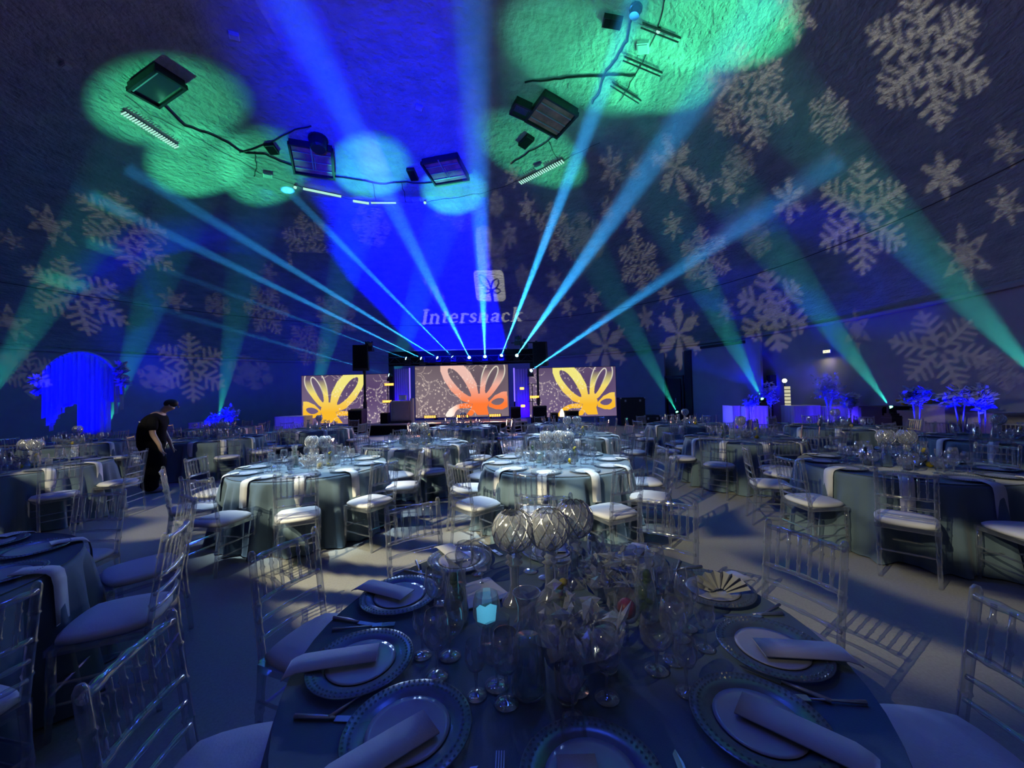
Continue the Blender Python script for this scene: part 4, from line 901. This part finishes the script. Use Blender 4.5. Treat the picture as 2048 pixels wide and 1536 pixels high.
def place_set(cx, cy_, a, phrase, near, chair=True, jitter=0.0, nap=True, glasses=3, R=TR, pr=None):
    pr = pr or R-.205
    """seat, plate, napkin, cutlery and glasses at angle a round the table centred cx, cy"""
    ca, sa = math.cos(a), math.sin(a); ck = clock(a); ro = a+PI/2
    def pt(r, t=0): return (cx+r*ca-t*sa, cy_+r*sa+t*ca)
    if chair is not False:
        cr = 1.15+jitter if chair is True else chair; x, y = pt(cr)
        if math.hypot(x+6.45, y-6.95) > .95: place(CH if near else CHF, (x, y, 0), ro+random.uniform(-.1, .1) if near != 'front' else ro+random.uniform(-.04, .04), 'clear chair at the %s seat of %s' % (ck, phrase), 'clear banquet chairs at %s' % phrase)
    x, y = pt(pr)
    place(CHG if near else FARP, (x, y, TZ+.004), ro, 'glass charger plate at the %s seat of %s' % (ck, phrase), 'charger plates on %s' % phrase)
    if nap:
        x, y = pt(R if near != 'front' else pr+.22, random.uniform(-.03, .03)); place(NAP if nap is True else NAPS, (x, y, TZ+.004), a-PI/2+random.uniform(-.06, .06), 'napkin at the %s seat of %s' % (ck, phrase), 'napkins on %s' % phrase)
    if near == 'front':
        x, y = pt(pr+.03, .21); place(KN, (x, y, TZ+.004), a+PI/2+random.uniform(-.25, .15), 'silver knife at the %s seat of %s' % (ck, phrase), 'knives on %s' % phrase)
        x, y = pt(pr+.03, -.21); place(FK, (x, y, TZ+.004), a+PI/2+random.uniform(-.1, .2), 'silver fork at the %s seat of %s' % (ck, phrase), 'forks on %s' % phrase)
    gl = [(WINE, .44, .10, 'wine glass'), (WATER, .50, .03, 'water goblet'), (FLUTE, .40, .00, 'flute glass')]
    if near:
        for g_, rr, tt, nm in gl[:glasses]:
            x, y = pt(pr+.205-rr+random.uniform(-.02, .02), tt+random.uniform(-.02, .02)); place(g_, (x, y, TZ+.004), random.uniform(0, 6), '%s behind the %s plate of %s' % (nm, ck, phrase), 'glasses on %s' % phrase)
    else:
        for g_ in range(glasses):
            x, y = pt(R-.40-.06*g_, .09-.08*g_); place(FARG, (x, y, TZ+.004), 0, '%s glass behind the %s plate of %s' % (('nearer', 'farther', 'middle')[g_], ck, phrase), 'glasses on %s' % phrase)
# centrepieces
def crystal_vase():
    th = proto('crystal_globe_vase', 'vase')
    R_ = .085; g = MB(); prof = []
    for i in range(11): b_ = -1.35+2.35*i/10; prof.append((R_*math.cos(b_*.98)+.001, .30+R_*1.05*math.sin(b_)))
    part('globe', g.lathe(prof, 18).mesh('globe', 'cut_glass', True), th)
    lat = MB(); n_ = 12
    for sgn in (-1, 1):
        for k in range(n_):
            P = []
            for i in range(9):
                b_ = -1.1+2.1*i/8; a = 2*PI*k/n_+sgn*(i/8)*1.25; P.append((R_*1.02*math.cos(b_)*math.cos(a), R_*1.02*math.cos(b_)*math.sin(a), .30+R_*1.06*math.sin(b_)))
            lat.tube(P, .0026, 4, False)
    part('lattice', lat.mesh('lattice', 'steel'), th)
    part('neck', MB().lathe([(.030, .222), (.024, .20), (.034, .19), (.022, .175), (.036, .165), (.020, .15), (.016, .08), (.022, .04), (.05, .012), (.055, .004), (.055, 0)], 16).mesh('neck', 'cut_glass', True), th)
    remember(th); return th
VASE = crystal_vase()
def carafe(fill, fmat, name='carafe'):
    th = proto(name, 'carafe')
    part('body', MB().lathe([(.001, .003), (.044, .003), (.050, .012), (.050, .03), (.044, .10), (.034, .155), (.026, .19), (.027, .225), (.038, .252), (.039, .254)], 20).mesh('body', 'glass', True), th)
    part('liquid', MB().lathe([(.001, .006), (.041, .006), (.046, .014), (.046, .03), (.041, .10), (.035, .14), (.001, .14)], 16).mesh('liquid', 'water', True), th)
    part('lip', MB().tube([(.039*math.cos(2*PI*k/20), .039*math.sin(2*PI*k/20), .254) for k in range(21)], .0018, 5, False).mesh('lip', 'glass', True), th)
    if fill:
        rg = random.Random(fill); f_ = MB()
        for k in range(9):
            z = .035+.155*k/9; r = .018*(1-.5*k/9); a = rg.uniform(0, 6); f_.sphere((r*math.cos(a)*.8, r*math.sin(a)*.8, z), .017, 7, 5, (1, 1, rg.uniform(.7, 1.3)))
        part('infusion', f_.mesh('infusion', fmat, True), th)
    remember(th); return th
CARC, CARH, CARL = carafe(0, None), carafe(3, 'herb', 'herb_carafe'), carafe(5, 'lemon', 'lemon_carafe')
def crystal_bowl(seed):
    th = proto('crystal_bowl', 'bowl'); rg = random.Random(seed); n_ = 22; rings = [(.05, .004), (.075, .03), (.10, .065), (.125, .10), (.13, .11)]
    vs = [(r*(1+rg.uniform(-.10, .10))*math.cos(2*PI*k/n_), r*(1+rg.uniform(-.1, .1))*math.sin(2*PI*k/n_), max(z+rg.uniform(-.012, .012), .003)) for r, z in rings for k in range(n_)]
    part('bowl', MB().add(vs, [(i*n_+k, i*n_+(k+1) % n_, (i+1)*n_+(k+1) % n_, (i+1)*n_+k) for i in range(len(rings)-1) for k in range(n_)]).mesh('bowl', 'cut_glass'), th)
    sh = MB()
    for k in range(60):
        a, r = rg.uniform(0, 6.28), rg.uniform(0, .13); c = Vector((r*math.cos(a), r*math.sin(a), rg.uniform(.03, .17))); d = Vector((rg.uniform(-1, 1), rg.uniform(-1, 1), rg.uniform(.1, 1))).normalized(); s_ = d.orthogonal().normalized()
        l_ = rg.uniform(.02, .045); w_ = rg.uniform(.008, .02); u = d.cross(s_)
        sh.add([c-d*l_, c+s_*w_, c+d*l_, c-s_*w_, c+u*w_*.6, c-u*w_*.6], [(0, 1, 4), (1, 2, 4), (2, 3, 4), (3, 0, 4), (1, 0, 5), (2, 1, 5), (3, 2, 5), (0, 3, 5)])
    o = part('crystal_shards', sh.mesh('crystal_shards', 'cut_glass'), th); o['kind'] = 'stuff'
    remember(th); return th
BOWL = crystal_bowl(4)
def candle_cup():
    t = proto('tumbler', 'glass'); part('body', MB().lathe([(.001, .006), (.030, .006), (.034, .02), (.037, .09), (.036, .092)], 14).mesh('body', 'cut_glass', True), t); part('base', MB().lathe([(.001, .0), (.031, .0), (.031, .006), (.001, .006)], 14).mesh('base', 'glass', True), t); remember(t); return t
CUP = candle_cup()
def ball(mat, nm):
    t = proto(nm, 'fruit'); o = part('rind', MB().sphere((0, 0, .032), .032, 12, 8, (1, 1, 1.0)).mesh(nm, mat, True), t); part('stem_tip', MB().tube([(0, 0, .063), (.002, 0, .07)], .004, 5).mesh('stem_tip', 'herb'), t); remember(t); return t
LEM = ball('lemon', 'lemon')
def centre(cx, cy_, phrase, rich):
    G = 'centrepiece of %s' % phrase
    spots = {3: [(-.10, .12), (.06, .16), (.16, .02)], 2: [(-.05, .10), (.14, .06)], 1: [(.03, .08)], 0: []}[rich]
    for i, (x, y) in enumerate(spots): place(VASE, (cx+x, cy_+y, TZ+.004), i, 'cut glass globe vase, %s in the middle of %s' % (('first', 'second', 'third')[i], phrase), G)
    place(BOWL, (cx+.02, cy_-.08, TZ+.004), cx, 'crinkled crystal bowl at the middle of %s' % phrase, G)
    place(CARC, (cx-.2, cy_-.05, TZ+.004), 0, 'clear water carafe on %s' % phrase, G)
    if rich >= 1:
        place(CARH, (cx-.28, cy_+.1, TZ+.004), 0, 'carafe of dark herb water on %s' % phrase, G); place(CARL, (cx+.24, cy_-.02, TZ+.004), 0, 'carafe of lemon water on %s' % phrase, G)
        place(LEM, (cx+.17, cy_-.14, TZ+.004), 0, 'whole yellow lemon beside the crystal bowl of %s' % phrase, G)
    if rich >= 2:
        for i in range(5):
            a = i*1.256+.4; place(CUP, (cx+.30*math.cos(a), cy_+.26*math.sin(a), TZ+.004), 0, 'tumbler at %s in the centrepiece of %s' % (clock(a), phrase), G)
# the tables: centre, seats (angle degrees, or count and phase), phrase
def table(i, cx, cy_, phrase):
    return place(TAB[i % 3], (cx, cy_, 0), i*.7, 'round table in a floor length slate cloth, %s' % phrase, 'round banquet tables')
# front table
T0 = (0.16, 1.42); table(0, *T0, 'the front table')
for a, cr, pr in ((157, 1.19, .73), (126, 1.19, .78), (87, 1.06, .72), (53, 1.15, .72), (22, 1.13, .75), (-9, 1.20, .70), (191, 1.08, .69), (221, False, .60), (-40, False, .61), (-90, False, .54)):
    place_set(*T0, math.radians(a), 'the front table', 'front', chair=cr, nap='s', pr=pr)
def seats(T, phrase, near, n_, ph, rich, glasses=3, skip=(), idx=0, jit=0.0):
    table(idx, *T, phrase); 
    for k in range(n_):
        a = math.radians(ph+360*k/n_)
        place_set(T[0], T[1], a, phrase, near, chair=k not in skip, jitter=random.uniform(-.03, .06)+jit, glasses=glasses)
    centre(*T, phrase, rich)
seats((-2.60, 4.98), 'the second-row table near the person', True, 10, -108+3, 2, idx=1)
seats((0.53, 4.90), 'the second-row table facing the stage', True, 10, -105, 3, idx=2)
seats((4.20, 4.20), 'the large second-row wall-side table', True, 10, -98, 2, idx=1)
seats((-3.3, 1.75), 'the shadowed side table', True, 10, 20, 0, glasses=1, idx=2)
for i, (T, ph, n_, a0, rich, gl) in enumerate([
    ((-1.75, 6.95), 'the table before the lectern', 10, -100, 2, 2), ((1.15, 7.7), 'the third-row table facing the stage', 10, -90, 2, 2), ((-1.35, 10.2), 'the table nearest the stage', 9, -90, 1, 1),
    ((-6.7, 8.7), 'the table behind the person', 10, -80, 2, 2), ((-9.5, 8.3), 'the table before the arch', 10, -75, 1, 2), ((-6.9, 5.4), 'the yellow fruit table', 10, -60, 2, 2),
    ((-5.4, 10.6), 'the table before the golden screen', 9, -90, 1, 1), ((4.0, 6.75), 'the table before the blue bar', 10, -100, 1, 2), ((6.9, 8.2), 'the table before the pillar', 9, -90, 1, 1),
    ((7.5, 5.9), 'the dark cutlery table', 10, -110, 1, 1), ((4.3, 9.6), 'the table before the door', 9, -80, 1, 1), ((1.3, 10.3), 'the table by the far screen', 9, -90, 0, 1), ((-8.9, 11.5), 'the farthest table near the arch', 8, -90, 0, 1)]):
    seats(T, ph, False, n_, a0, rich, glasses=gl, idx=i)
# the front table's own centrepiece, as it stands in the picture
def tp(px, py, z=TZ): P = onz(px, py, z); return (P[0], P[1], TZ+.004)
G0 = 'centrepiece of the front table'
for px, py, lb in ((1030, 1205, 'closest to the herb carafe'), (1100, 1200, 'in the middle, darkest lattice'), (1150, 1170, 'behind the lemon carafe')):
    c = tp(px, py); o = place(VASE, c, px*.1, 'cut glass globe vase on the front table, %s' % lb, G0); o.scale = (1.05, 1.05, 1.0)
c = tp(913, 1245); place(CARH, c, 0, 'tall carafe of dark herb water beside the folded napkin', G0)
c = tp(1058, 1388); o = place(CARC, c, 0, 'tall clear carafe standing foremost on the front table', G0); o.scale = (1.05, 1.05, 1.15)
c = tp(1125, 1260); place(CARL, c, 0, 'carafe of lemon water behind the clear carafe', G0)
c = tp(1292, 1240); place(CARH, c, 2, 'carafe of dark herb water among the crystal of the front table', G0)
c = tp(1150, 1330); o = place(BOWL, c, 0.5, 'large crinkled crystal bowl on the front table', G0); o.scale = (1.25, 1.25, 1.2)
c = tp(1230, 1200); o = place(BOWL, c, 2.5, 'crinkled crystal bowl farther back on the front table', G0); o.scale = (1.2, 1.2, 1.1)
for k, (px, py, lb) in enumerate(((1000, 1290, 'beside the shiny foil glass'), (1215, 1340, 'before the crystal bowl'), (1135, 1400, 'closest to the table edge'), (1260, 1130, 'behind the rear crystal bowl'), (1180, 1150, 'behind the vases'), (1330, 1180, 'beside the rear herb carafe'), (1050, 1330, 'next to the clear carafe'))):
    place(CUP, tp(px, py), 0, 'cut glass tumbler on the front table, %s' % lb, G0)
P = tp(1255, 1285); th = thing('berry_glass', 'goblet filled with dark red berries on the front table', 'glass', P, 0, G0)
mk('bowl', MB().lathe([(.006, .07), (.034, .08), (.046, .11), (.044, .15), (.04, .17)], 14), 'glass', th, True); mk('stem', MB().tube([(0, 0, .003), (0, 0, .07)], .005, 6), 'glass', th, True); mk('berries', MB().sphere((0, 0, .115), .034, 9, 6), 'berry', th, True)
P = tp(975, 1300); th = thing('foil_glass', 'round wine glass holding cyan foil, its reflection given as glow', 'glass', P, 0, G0)
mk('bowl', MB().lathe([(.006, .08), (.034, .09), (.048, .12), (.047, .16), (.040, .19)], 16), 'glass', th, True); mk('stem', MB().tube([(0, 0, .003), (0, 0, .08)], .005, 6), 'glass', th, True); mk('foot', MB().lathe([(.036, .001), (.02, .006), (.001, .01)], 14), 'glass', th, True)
mk('foil', MB().add([(-.032, -.012, .10), (0, -.022, .095), (.03, -.01, .10), (.036, -.004, .15), (.014, -.02, .165), (-.004, -.012, .15), (-.022, -.016, .16), (-.036, 0, .14)], [(0, 1, 5, 7), (1, 2, 3, 5), (3, 4, 5), (5, 6, 7)]), 'cyan_foil_glow', th)  # foil's reflection of the stage light put in as cyan emission
P = tp(955, 1190); th = thing('folded_napkin', 'white square napkin lying open beside the herb carafe', 'napkin', P, .5)
mk('top_layer', MB().box((0, 0, .006), (.21, .20, .004)), 'napkin', th); mk('under_layer', MB().box((.012, .01, .002), (.20, .19, .004), Matrix.Rotation(.08, 3, 'Z')), 'napkin', th)
for px, py, lb in ((1460, 560, None),): pass
P = tp(1440, 1195); th = thing('fan_napkin', 'pale pleated napkin fan standing on the front table', 'napkin', P, -.2)
fan = MB(); vs = []; fs = []
for k in range(17):
    a = PI*(.12+.76*k/16); r0 = .03; r1 = .125; y = .012*(1 if k % 2 else -1); vs += [(r0*math.cos(a), y*.3, .005+r0*math.sin(a)), (r1*math.cos(a), y, .005+r1*math.sin(a)*.8)]
    if k: fs.append((2*k-2, 2*k-1, 2*k+1, 2*k))
mk('pleats', fan.add(vs, fs), 'napkin', th); mk('base_fold', MB().box((0, 0, .008), (.08, .05, .012)), 'napkin', th)
# ------------------------------------------------------------------ lounge and decor round the wall
def at_floor(px, y): P = ony(px, 785, y); return P[0]
def draped(px0, px1, pyt, y, label, mat='linen', depth=.7, round_=False):
    x0, x1 = ony(px0, 785, y)[0], ony(px1, 785, y)[0]; zt = ony((px0+px1)/2, pyt, y)[2]; th = thing('draped_bar', label, 'table', ((x0+x1)/2, y+depth/2, 0)); W_ = x1-x0
    n_ = 60; vs = []; per = 2*(W_+depth)
    for j, z in enumerate((0.01, .3, zt-.02, zt)):
        for k in range(n_):
            t = per*k/n_; w0 = .03*math.sin(k*2.1)*(1-j/3)
            if t < W_: x, yv = -W_/2+t, -depth/2-w0
            elif t < W_+depth: x, yv = W_/2+w0, -depth/2+t-W_
            elif t < 2*W_+depth: x, yv = W_/2-(t-W_-depth), depth/2+w0
            else: x, yv = -W_/2-w0, depth/2-(t-2*W_-depth)
            vs.append((x, yv, z))
    fs = [(j*n_+k, j*n_+(k+1) % n_, (j+1)*n_+(k+1) % n_, (j+1)*n_+k) for j in range(3) for k in range(n_)]
    mk('skirt', MB().add(vs, fs), mat, th, True); mk('top', MB().box((0, 0, zt), (W_, depth, .03)), mat, th); return th
draped(548, 606, 834, 17.0, 'lilac draped table beside the golden screen', depth=.8)
draped(1463, 1488, 812, 15.5, 'lilac end of the draped bar beside the green uplight'); draped(1489, 1536, 813, 15.2, 'bright blue draped bar front beside the green uplight')
draped(1586, 1640, 812, 14.5, 'blue draped high table beside the lit pillar'); draped(1665, 1695, 814, 14.0, 'bright blue draped table below the blue shrub'); draped(1697, 1741, 812, 13.6, 'pale blue draped table before the black bar')
draped(376, 412, 846, 16.0, 'pale lilac draped table beside the blue floral stand')
for px, y, pw in ((1512, 14.6, 30), (1680, 13.4, 26), (1612, 13.7, 8), (1720, 13, 6), (575, 16.3, 14), (1475, 14.8, 6), (394, 15.2, 6)):
    spot('blue_table_wash', (at_floor(px, y), y-.6, .15), (at_floor(px, y+.6), y+.9, .6), pw*5, (.05, .02, 1), 32, .7, .08)
def bar_box(px0, px1, pyt, y, mat, label, name='lounge_bar'):
    x0, x1 = ony(px0, 785, y)[0], ony(px1, 785, y)[0]; zt = ony((px0+px1)/2, pyt, y)[2]; th = thing(name, label, 'bar', ((x0+x1)/2, y, 0)); W_ = x1-x0
    mk('body', MB().box((0, 0, zt/2), (W_, .7, zt)), mat, th); mk('top', MB().box((0, -.02, zt+.02), (W_+.08, .8, .05)), mat, th); mk('kick_plate', MB().box((0, -.36, .05), (W_*.98, .02, .1)), 'black', th)
    return th
bar_box(1741, 1795, 815, 12.2, 'black', 'long black bar counter at the foot of the green beam'); bar_box(1857, 1940, 812, 9.8, 'pale_trim', 'white lounge counter below the blue shrubs'); bar_box(1945, 2012, 828, 9.2, 'pale_trim', 'lower white lounge counter toward the wall', 'lounge_bench')
th = bar_box(1808, 1856, 824, 11.4, 'grey_panel', 'low planter bench with dim amber flowers', 'planter_bench')
fl = MB(); rg = random.Random(8)
for k in range(40): fl.sphere((rg.uniform(-.4, .4), rg.uniform(-.2, .2), 1.1+rg.uniform(-.05, .12)), .05, 6, 4)
P = th.location; o = thing('flower_box', 'row of dim amber flowers on the planter bench', 'flowers', (P[0], P[1], .0), 0, None, fl.mesh('flower_box', 'lemon')); o.location.z = -.02-.0; o['kind'] = 'stuff'
def shrub(px, py, wpx, hpx, y, label, trunk=True, seed=1):
    C = ony(px, py, y); rx, rz = wpx/2/F*y, hpx/2/F*y; rg = random.Random(seed); th = thing('shrub', label, 'plant', (C[0], y, 0), 0, 'blue lit shrubs'); zc = C[2]; lf = MB()
    for k in range(420):
        while True:
            d = Vector((rg.uniform(-1, 1), rg.uniform(-1, 1), rg.uniform(-1, 1)))
            if .2 < d.length < 1: break
        d = d*(.8+.35*math.sin(5*math.atan2(d.z, d.x)+seed)); c = Vector((d.x*rx, d.y*rx*.6, zc+d.z*rz)); u = Vector((rg.uniform(-1, 1), rg.uniform(-1, 1), rg.uniform(-.6, 1))).normalized(); v = u.orthogonal().normalized(); l_ = .10+.10*rg.random()
        lf.add([c, c+u*l_*.5+v*l_*.25, c+u*l_, c+u*l_*.5-v*l_*.25], [(0, 1, 2, 3)])
    o = mk('foliage', lf, 'leaf', th); o['kind'] = 'stuff'
    tr = MB()
    for k in range(4 if trunk else 2): a = k*1.6; tr.tube([(.04*math.cos(a), .04*math.sin(a), 0), (.07*math.cos(a), .05*math.sin(a), zc*.6), (rx*.4*math.cos(a), rx*.3*math.sin(a), zc)], [.015, .012, .008], 5)
    mk('stem', tr, 'leaf', th); 
    mk('pot', MB().lathe([(.001, 0), (.18, 0), (.2, .3), (.17, .3), (.001, .28)], 14), 'black', th)
    spot('blue_shrub_wash', (C[0]-.2, y-1.1, .3), (C[0], y, zc), 900, (.0, .0, 1), 14+14*min(rx, .6), .6, .08)
shrub(1832, 793, 46, 38, 9.6, 'round blue lit shrub above the planter bench', seed=3); shrub(1918, 792, 66, 30, 9.0, 'wide blue lit shrub above the white counter', seed=5); shrub(1962, 795, 40, 50, 8.7, 'tall blue lit shrub nearest the wall edge', seed=8)
shrub(1656, 778, 62, 62, 13.9, 'large blue lit shrub beside the lit pillar', seed=2); shrub(1700, 802, 30, 30, 13.4, 'small blue lit shrub above the pale draped table', seed=9); shrub(1503, 803, 24, 18, 15.0, 'tiny blue arrangement on the draped bar', seed=4)
shrub(428, 846, 26, 34, 14.5, 'blue lit flower stand at the foot of the green beam', seed=6); shrub(458, 828, 34, 26, 15.5, 'teal tinged shrub behind the blue flower stand', seed=7)
shrub(1538, 790, 30, 60, 16.4, 'tall thin leafy plant in the green beam', seed=11)
spot('counter_fill', (6.5, 7.2, .3), (10.2, 10.3, .9), 160, (.35, .35, 1), 16, .8, .1)  # added lilac fill that lifts the white counters
# lit pillar and globe
y = 15.0; P = ony(1575, 790, y); zt = ony(1575, 772, y)[2]; th = thing('lit_pillar', 'slim glowing pillar of stacked tiles beside the draped tables', 'pillar', (P[0], y, 0))
for k in range(12): mk('tile', MB().box((0, 0, zt*(k+.5)/12), (.14, .14, zt/12-.03)), 'pillar_glow', th)
mk('core', MB().box((0, 0, zt/2), (.11, .11, zt)), 'black', th)
P = ony(1580, 761, y); th = thing('globe_lamp', 'small pale globe lamp glowing above the lit pillar', 'lamp', (P[0], y+.3, 0)); mk('globe', MB().sphere((0, 0, P[2]), .085, 12, 8), 'globe_glow', th); mk('pole', MB().tube([(0, 0, 0), (0, 0, P[2]-.08)], .018, 6), 'black', th)
P = ony(1543, 762, 16.6); th = thing('loudspeaker', 'small dark speaker on a stand behind the lit pillar', 'speaker', (P[0], 16.6, 0)); mk('cabinet', MB().box((0, 0, P[2]), (.26, .25, .5)), 'black', th); mk('pole', MB().tube([(0, 0, 0), (0, 0, P[2]-.25)], .02, 6), 'black', th)
# exit sign
A = wall_pt(1658, 703, .12); nn = dnorm(A); th = thing('exit_sign', 'small lit exit sign high on the curved wall', 'sign', A, math.atan2(nn[1], nn[0])+PI/2); th.scale = (.62, .62, .62)
mk('case', MB().box((0, .03, 0), (.46, .05, .2)), 'white_plastic', th); mk('lit_face', MB().box((0, 0, 0), (.42, .012, .16)), 'exit_glow', th)
lt = MB(); 
def seg(x0, z0, x1, z1): lt.tube([(x0, -.012, z0), (x1, -.012, z1)], .007, 4)
for x0, ss in ((-.15, [(0, -.05, 0, .05), (0, .05, .055, .05), (0, 0, .045, 0), (0, -.05, .055, -.05)]), (-.06, [(0, -.05, .06, .05), (0, .05, .06, -.05)]), (.045, [(0, -.05, 0, .05)]), (.09, [(0, .05, .07, .05), (.035, .05, .035, -.05)])):
    for a, b_, c_, d_ in ss: seg(x0+a, b_, x0+c_, d_)
mk('lettering', lt, 'herb', th)
area('exit_light', A+np.array([0, 0, -.2])+nn*.15, A+nn*.3-np.array([0, 0, 3]), 2, (1, .9, .5), .1)
# blue fringe arch
y = 14.2; xc = at_floor(160, y); s = y/F; gz = ony(160, 868, y)[2]
th = thing('fringe_arch', 'tall round arch of hanging fringe glowing deep blue', 'arch', (xc, y, 0))
def az(py): return ony(160, py, y)[2]
top = az(705); cxz = az(790); Rx = 85*s; Rz = top-cxz
mk('hoop', MB().tube([(Rx*math.cos(a), 0, cxz+Rz*math.sin(a)) for a in [PI*k/40 for k in range(41)]], .06, 8), 'pale_trim', th)
rg = random.Random(3); n_ = 62
for k in range(n_):
    t = -1+2*(k+.5)/n_; x = t*Rx*.97; zt = cxz+Rz*math.sqrt(max(0, 1-t*t))-.03; px = 160+x/s
    if px < 96: bot = 770+ (px-75)*3.2
    elif px < 122: bot = 858-(px-96)*1.4+rg.uniform(-6, 6)
    elif px < 160: bot = 812-(px-122)*.25+rg.uniform(-3, 3)
    elif px < 212: bot = 868
    elif px < 232: bot = 798+(px-212)*.4
    else: bot = 818-(px-240)*1.5
    if px < 94: bot = 785
    zb = max(az(bot), .05); wv = rg.uniform(-.02, .02); f_ = MB(); yy = .12*math.sin(k*1.9); w2 = Rx/n_*1.05
    f_.add([(x-w2, yy, zt), (x+w2, yy+.05, zt), (x+w2+wv, yy+.06, zb), (x-w2+wv, yy, zb), (x, yy-.05, zt), (x+wv, yy-.06, zb-.04)], [(0, 4, 5, 3), (4, 1, 2, 5), (1, 0, 3, 2)])
    mk('fringe_strand', f_, 'fringe', th)
for sx, py, px in ((1, 735, 246), (1, 750, 250), (1, 766, 252), (-1, 758, 82), (-1, 775, 84)):
    lf = MB(); c0 = Vector((( px-160)*s, -.1, az(py)))
    for k in range(40):
        u = Vector((rg.uniform(-1, 1), rg.uniform(-1, 1), rg.uniform(-1, 1))).normalized(); v = u.orthogonal().normalized(); l_ = .28
        lf.add([c0, c0+u*l_*.5+v*.05, c0+u*l_, c0+u*l_*.5-v*.05], [(0, 1, 2, 3)])
    o = mk('feather_cluster', lf, 'fringe', th); o['kind'] = 'stuff'
for dx in (-.7, .8): spot('blue_arch_wash', (xc+dx, y-2.6, .3), (xc+dx*.6, y, 1.95), 1500, (.0, .0, 1), 31, .6, .1)
# ------------------------------------------------------------------ the standing person
def skin_body(name, joints, edges, mat, parent, levels=2):
    me = bpy.data.meshes.new(name); me.from_pydata([j[0] for j in joints], edges, []); o = bpy.data.objects.new(name, me); COL.objects.link(o); o.parent = parent
    m_ = o.modifiers.new('skin', 'SKIN'); m_.use_smooth_shade = True
    for i, j in enumerate(joints):
        r = j[1]; me.skin_vertices[0].data[i].radius = r if isinstance(r, tuple) else (r, r)
    me.skin_vertices[0].data[0].use_root = True
    sb = o.modifiers.new('sub', 'SUBSURF'); sb.levels = levels; sb.render_levels = levels; me.materials.append(M[mat]); return o
px0 = onz(312, 983, 0)
P_ = thing('person', 'person in black tee and wide trousers stooping over, walking past the tables', 'person', (px0[0], px0[1], 0), .45); P_.scale = (1.06, 1.06, 1.04)
# facing +X (to the picture's right), stooped; x forward, y depth
J = [((-.04, 0, .86), (.11, .13)), ((-.07, 0, 1.02), (.12, .15)), ((-.04, 0, 1.18), (.13, .17)), ((.03, 0, 1.31), (.11, .15)), ((.09, 0, 1.39), (.055, .055)), ((.14, 0, 1.44), (.06, .06)), ((.20, 0, 1.48), (.095, .08)), ((.23, 0, 1.50), (.085, .075)),
     ((.02, -.19, 1.28), .055), ((.03, -.25, 1.03), .045), ((.12, -.24, .83), .033), ((.13, -.24, .77), .026), ((.15, -.24, .715), .028),
     ((.02, .19, 1.28), .055), ((.03, .25, 1.03), .045), ((.12, .24, .83), .033), ((.13, .24, .77), .026), ((.15, .24, .715), .028),
     ((-.05, -.09, .80), .10), ((.04, -.10, .46), .065), ((-.06, -.10, .10), .045), ((.06, -.10, .04), .038), ((-.07, .09, .80), .10), ((-.03, .10, .46), .065), ((-.17, .10, .12), .045), ((-.06, .10, .04), .038)]
Ed = [(0, 1), (1, 2), (2, 3), (3, 4), (4, 5), (5, 6), (6, 7), (3, 8), (8, 9), (9, 10), (10, 11), (11, 12), (3, 13), (13, 14), (14, 15), (15, 16), (16, 17), (0, 18), (18, 19), (19, 20), (20, 21), (0, 22), (22, 23), (23, 24), (24, 25)]
for base in (12, 17):
    b0 = J[base][0]
    for f_, (dx, dy, l_) in enumerate(((.02, -.022, .055), (.022, -.008, .065), (.018, .006, .062), (.012, .020, .05), (.045, .0, .035))):
        i0 = len(J); J.append(((b0[0]+dx*.5, b0[1]+dy, b0[2]-.02), .010)); J.append(((b0[0]+dx+.01, b0[1]+dy*1.2, b0[2]-.02-l_*.6), .0085)); J.append(((b0[0]+dx+.004, b0[1]+dy*1.2, b0[2]-.02-l_), .0075)); Ed += [(base, i0), (i0, i0+1), (i0+1, i0+2)]
skin_body('body', J, Ed, 'skin', P_)
mk('nose', MB().sphere((.305, 0, 1.465), .016, 7, 5, (1, .8, 1.2)), 'skin', P_, True)
for s_ in (-1, 1): mk('ear', MB().sphere((.20, s_*.085, 1.485), .022, 7, 5, (.7, .4, 1.2)), 'skin', P_, True); mk('eye', MB().sphere((.288, s_*.03, 1.49), .009, 6, 4), 'black', P_, True)
mk('hair', MB().sphere((.205, 0, 1.53), .098, 14, 9, (1.05, .92, .78)), 'hair', P_, True)
TS = [((-.04, 0, .64), (.20, .225)), ((-.07, 0, .96), (.18, .205)), ((-.04, 0, 1.16), (.175, .215)), ((.02, 0, 1.29), (.145, .18)), ((.07, 0, 1.36), (.075, .08)), ((.02, -.19, 1.28), .08), ((.03, -.25, 1.06), .078), ((.02, .19, 1.28), .08), ((.03, .25, 1.06), .078)]
skin_body('t_shirt', TS, [(0, 1), (1, 2), (2, 3), (3, 4), (3, 5), (5, 6), (3, 7), (7, 8)], 'black_cloth', P_)
TR_ = [((-.05, 0, 1.0), (.17, .195)), ((-.03, -.10, .72), .165), ((.06, -.11, .48), .165), ((-.02, -.10, .26), .095), ((-.04, -.10, .02), .115), ((-.07, .10, .72), .165), ((-.03, .11, .48), .16), ((-.12, .10, .26), .095), ((-.15, .10, .02), .115)]
skin_body('trousers', TR_, [(0, 1), (1, 2), (2, 3), (3, 4), (0, 5), (5, 6), (6, 7), (7, 8)], 'black_cloth', P_)
for x, y_ in ((.03, -.10), (-.09, .10)): mk('shoe', MB().sphere((x, y_, .045), .055, 12, 7, (2.4, .9, .8)), 'shoe', P_, True)
mk('back_print', MB().box((-.155, -.13, 1.23), (.012, .10, .02), Matrix.Rotation(-.6, 3, 'Y')), 'napkin', P_)
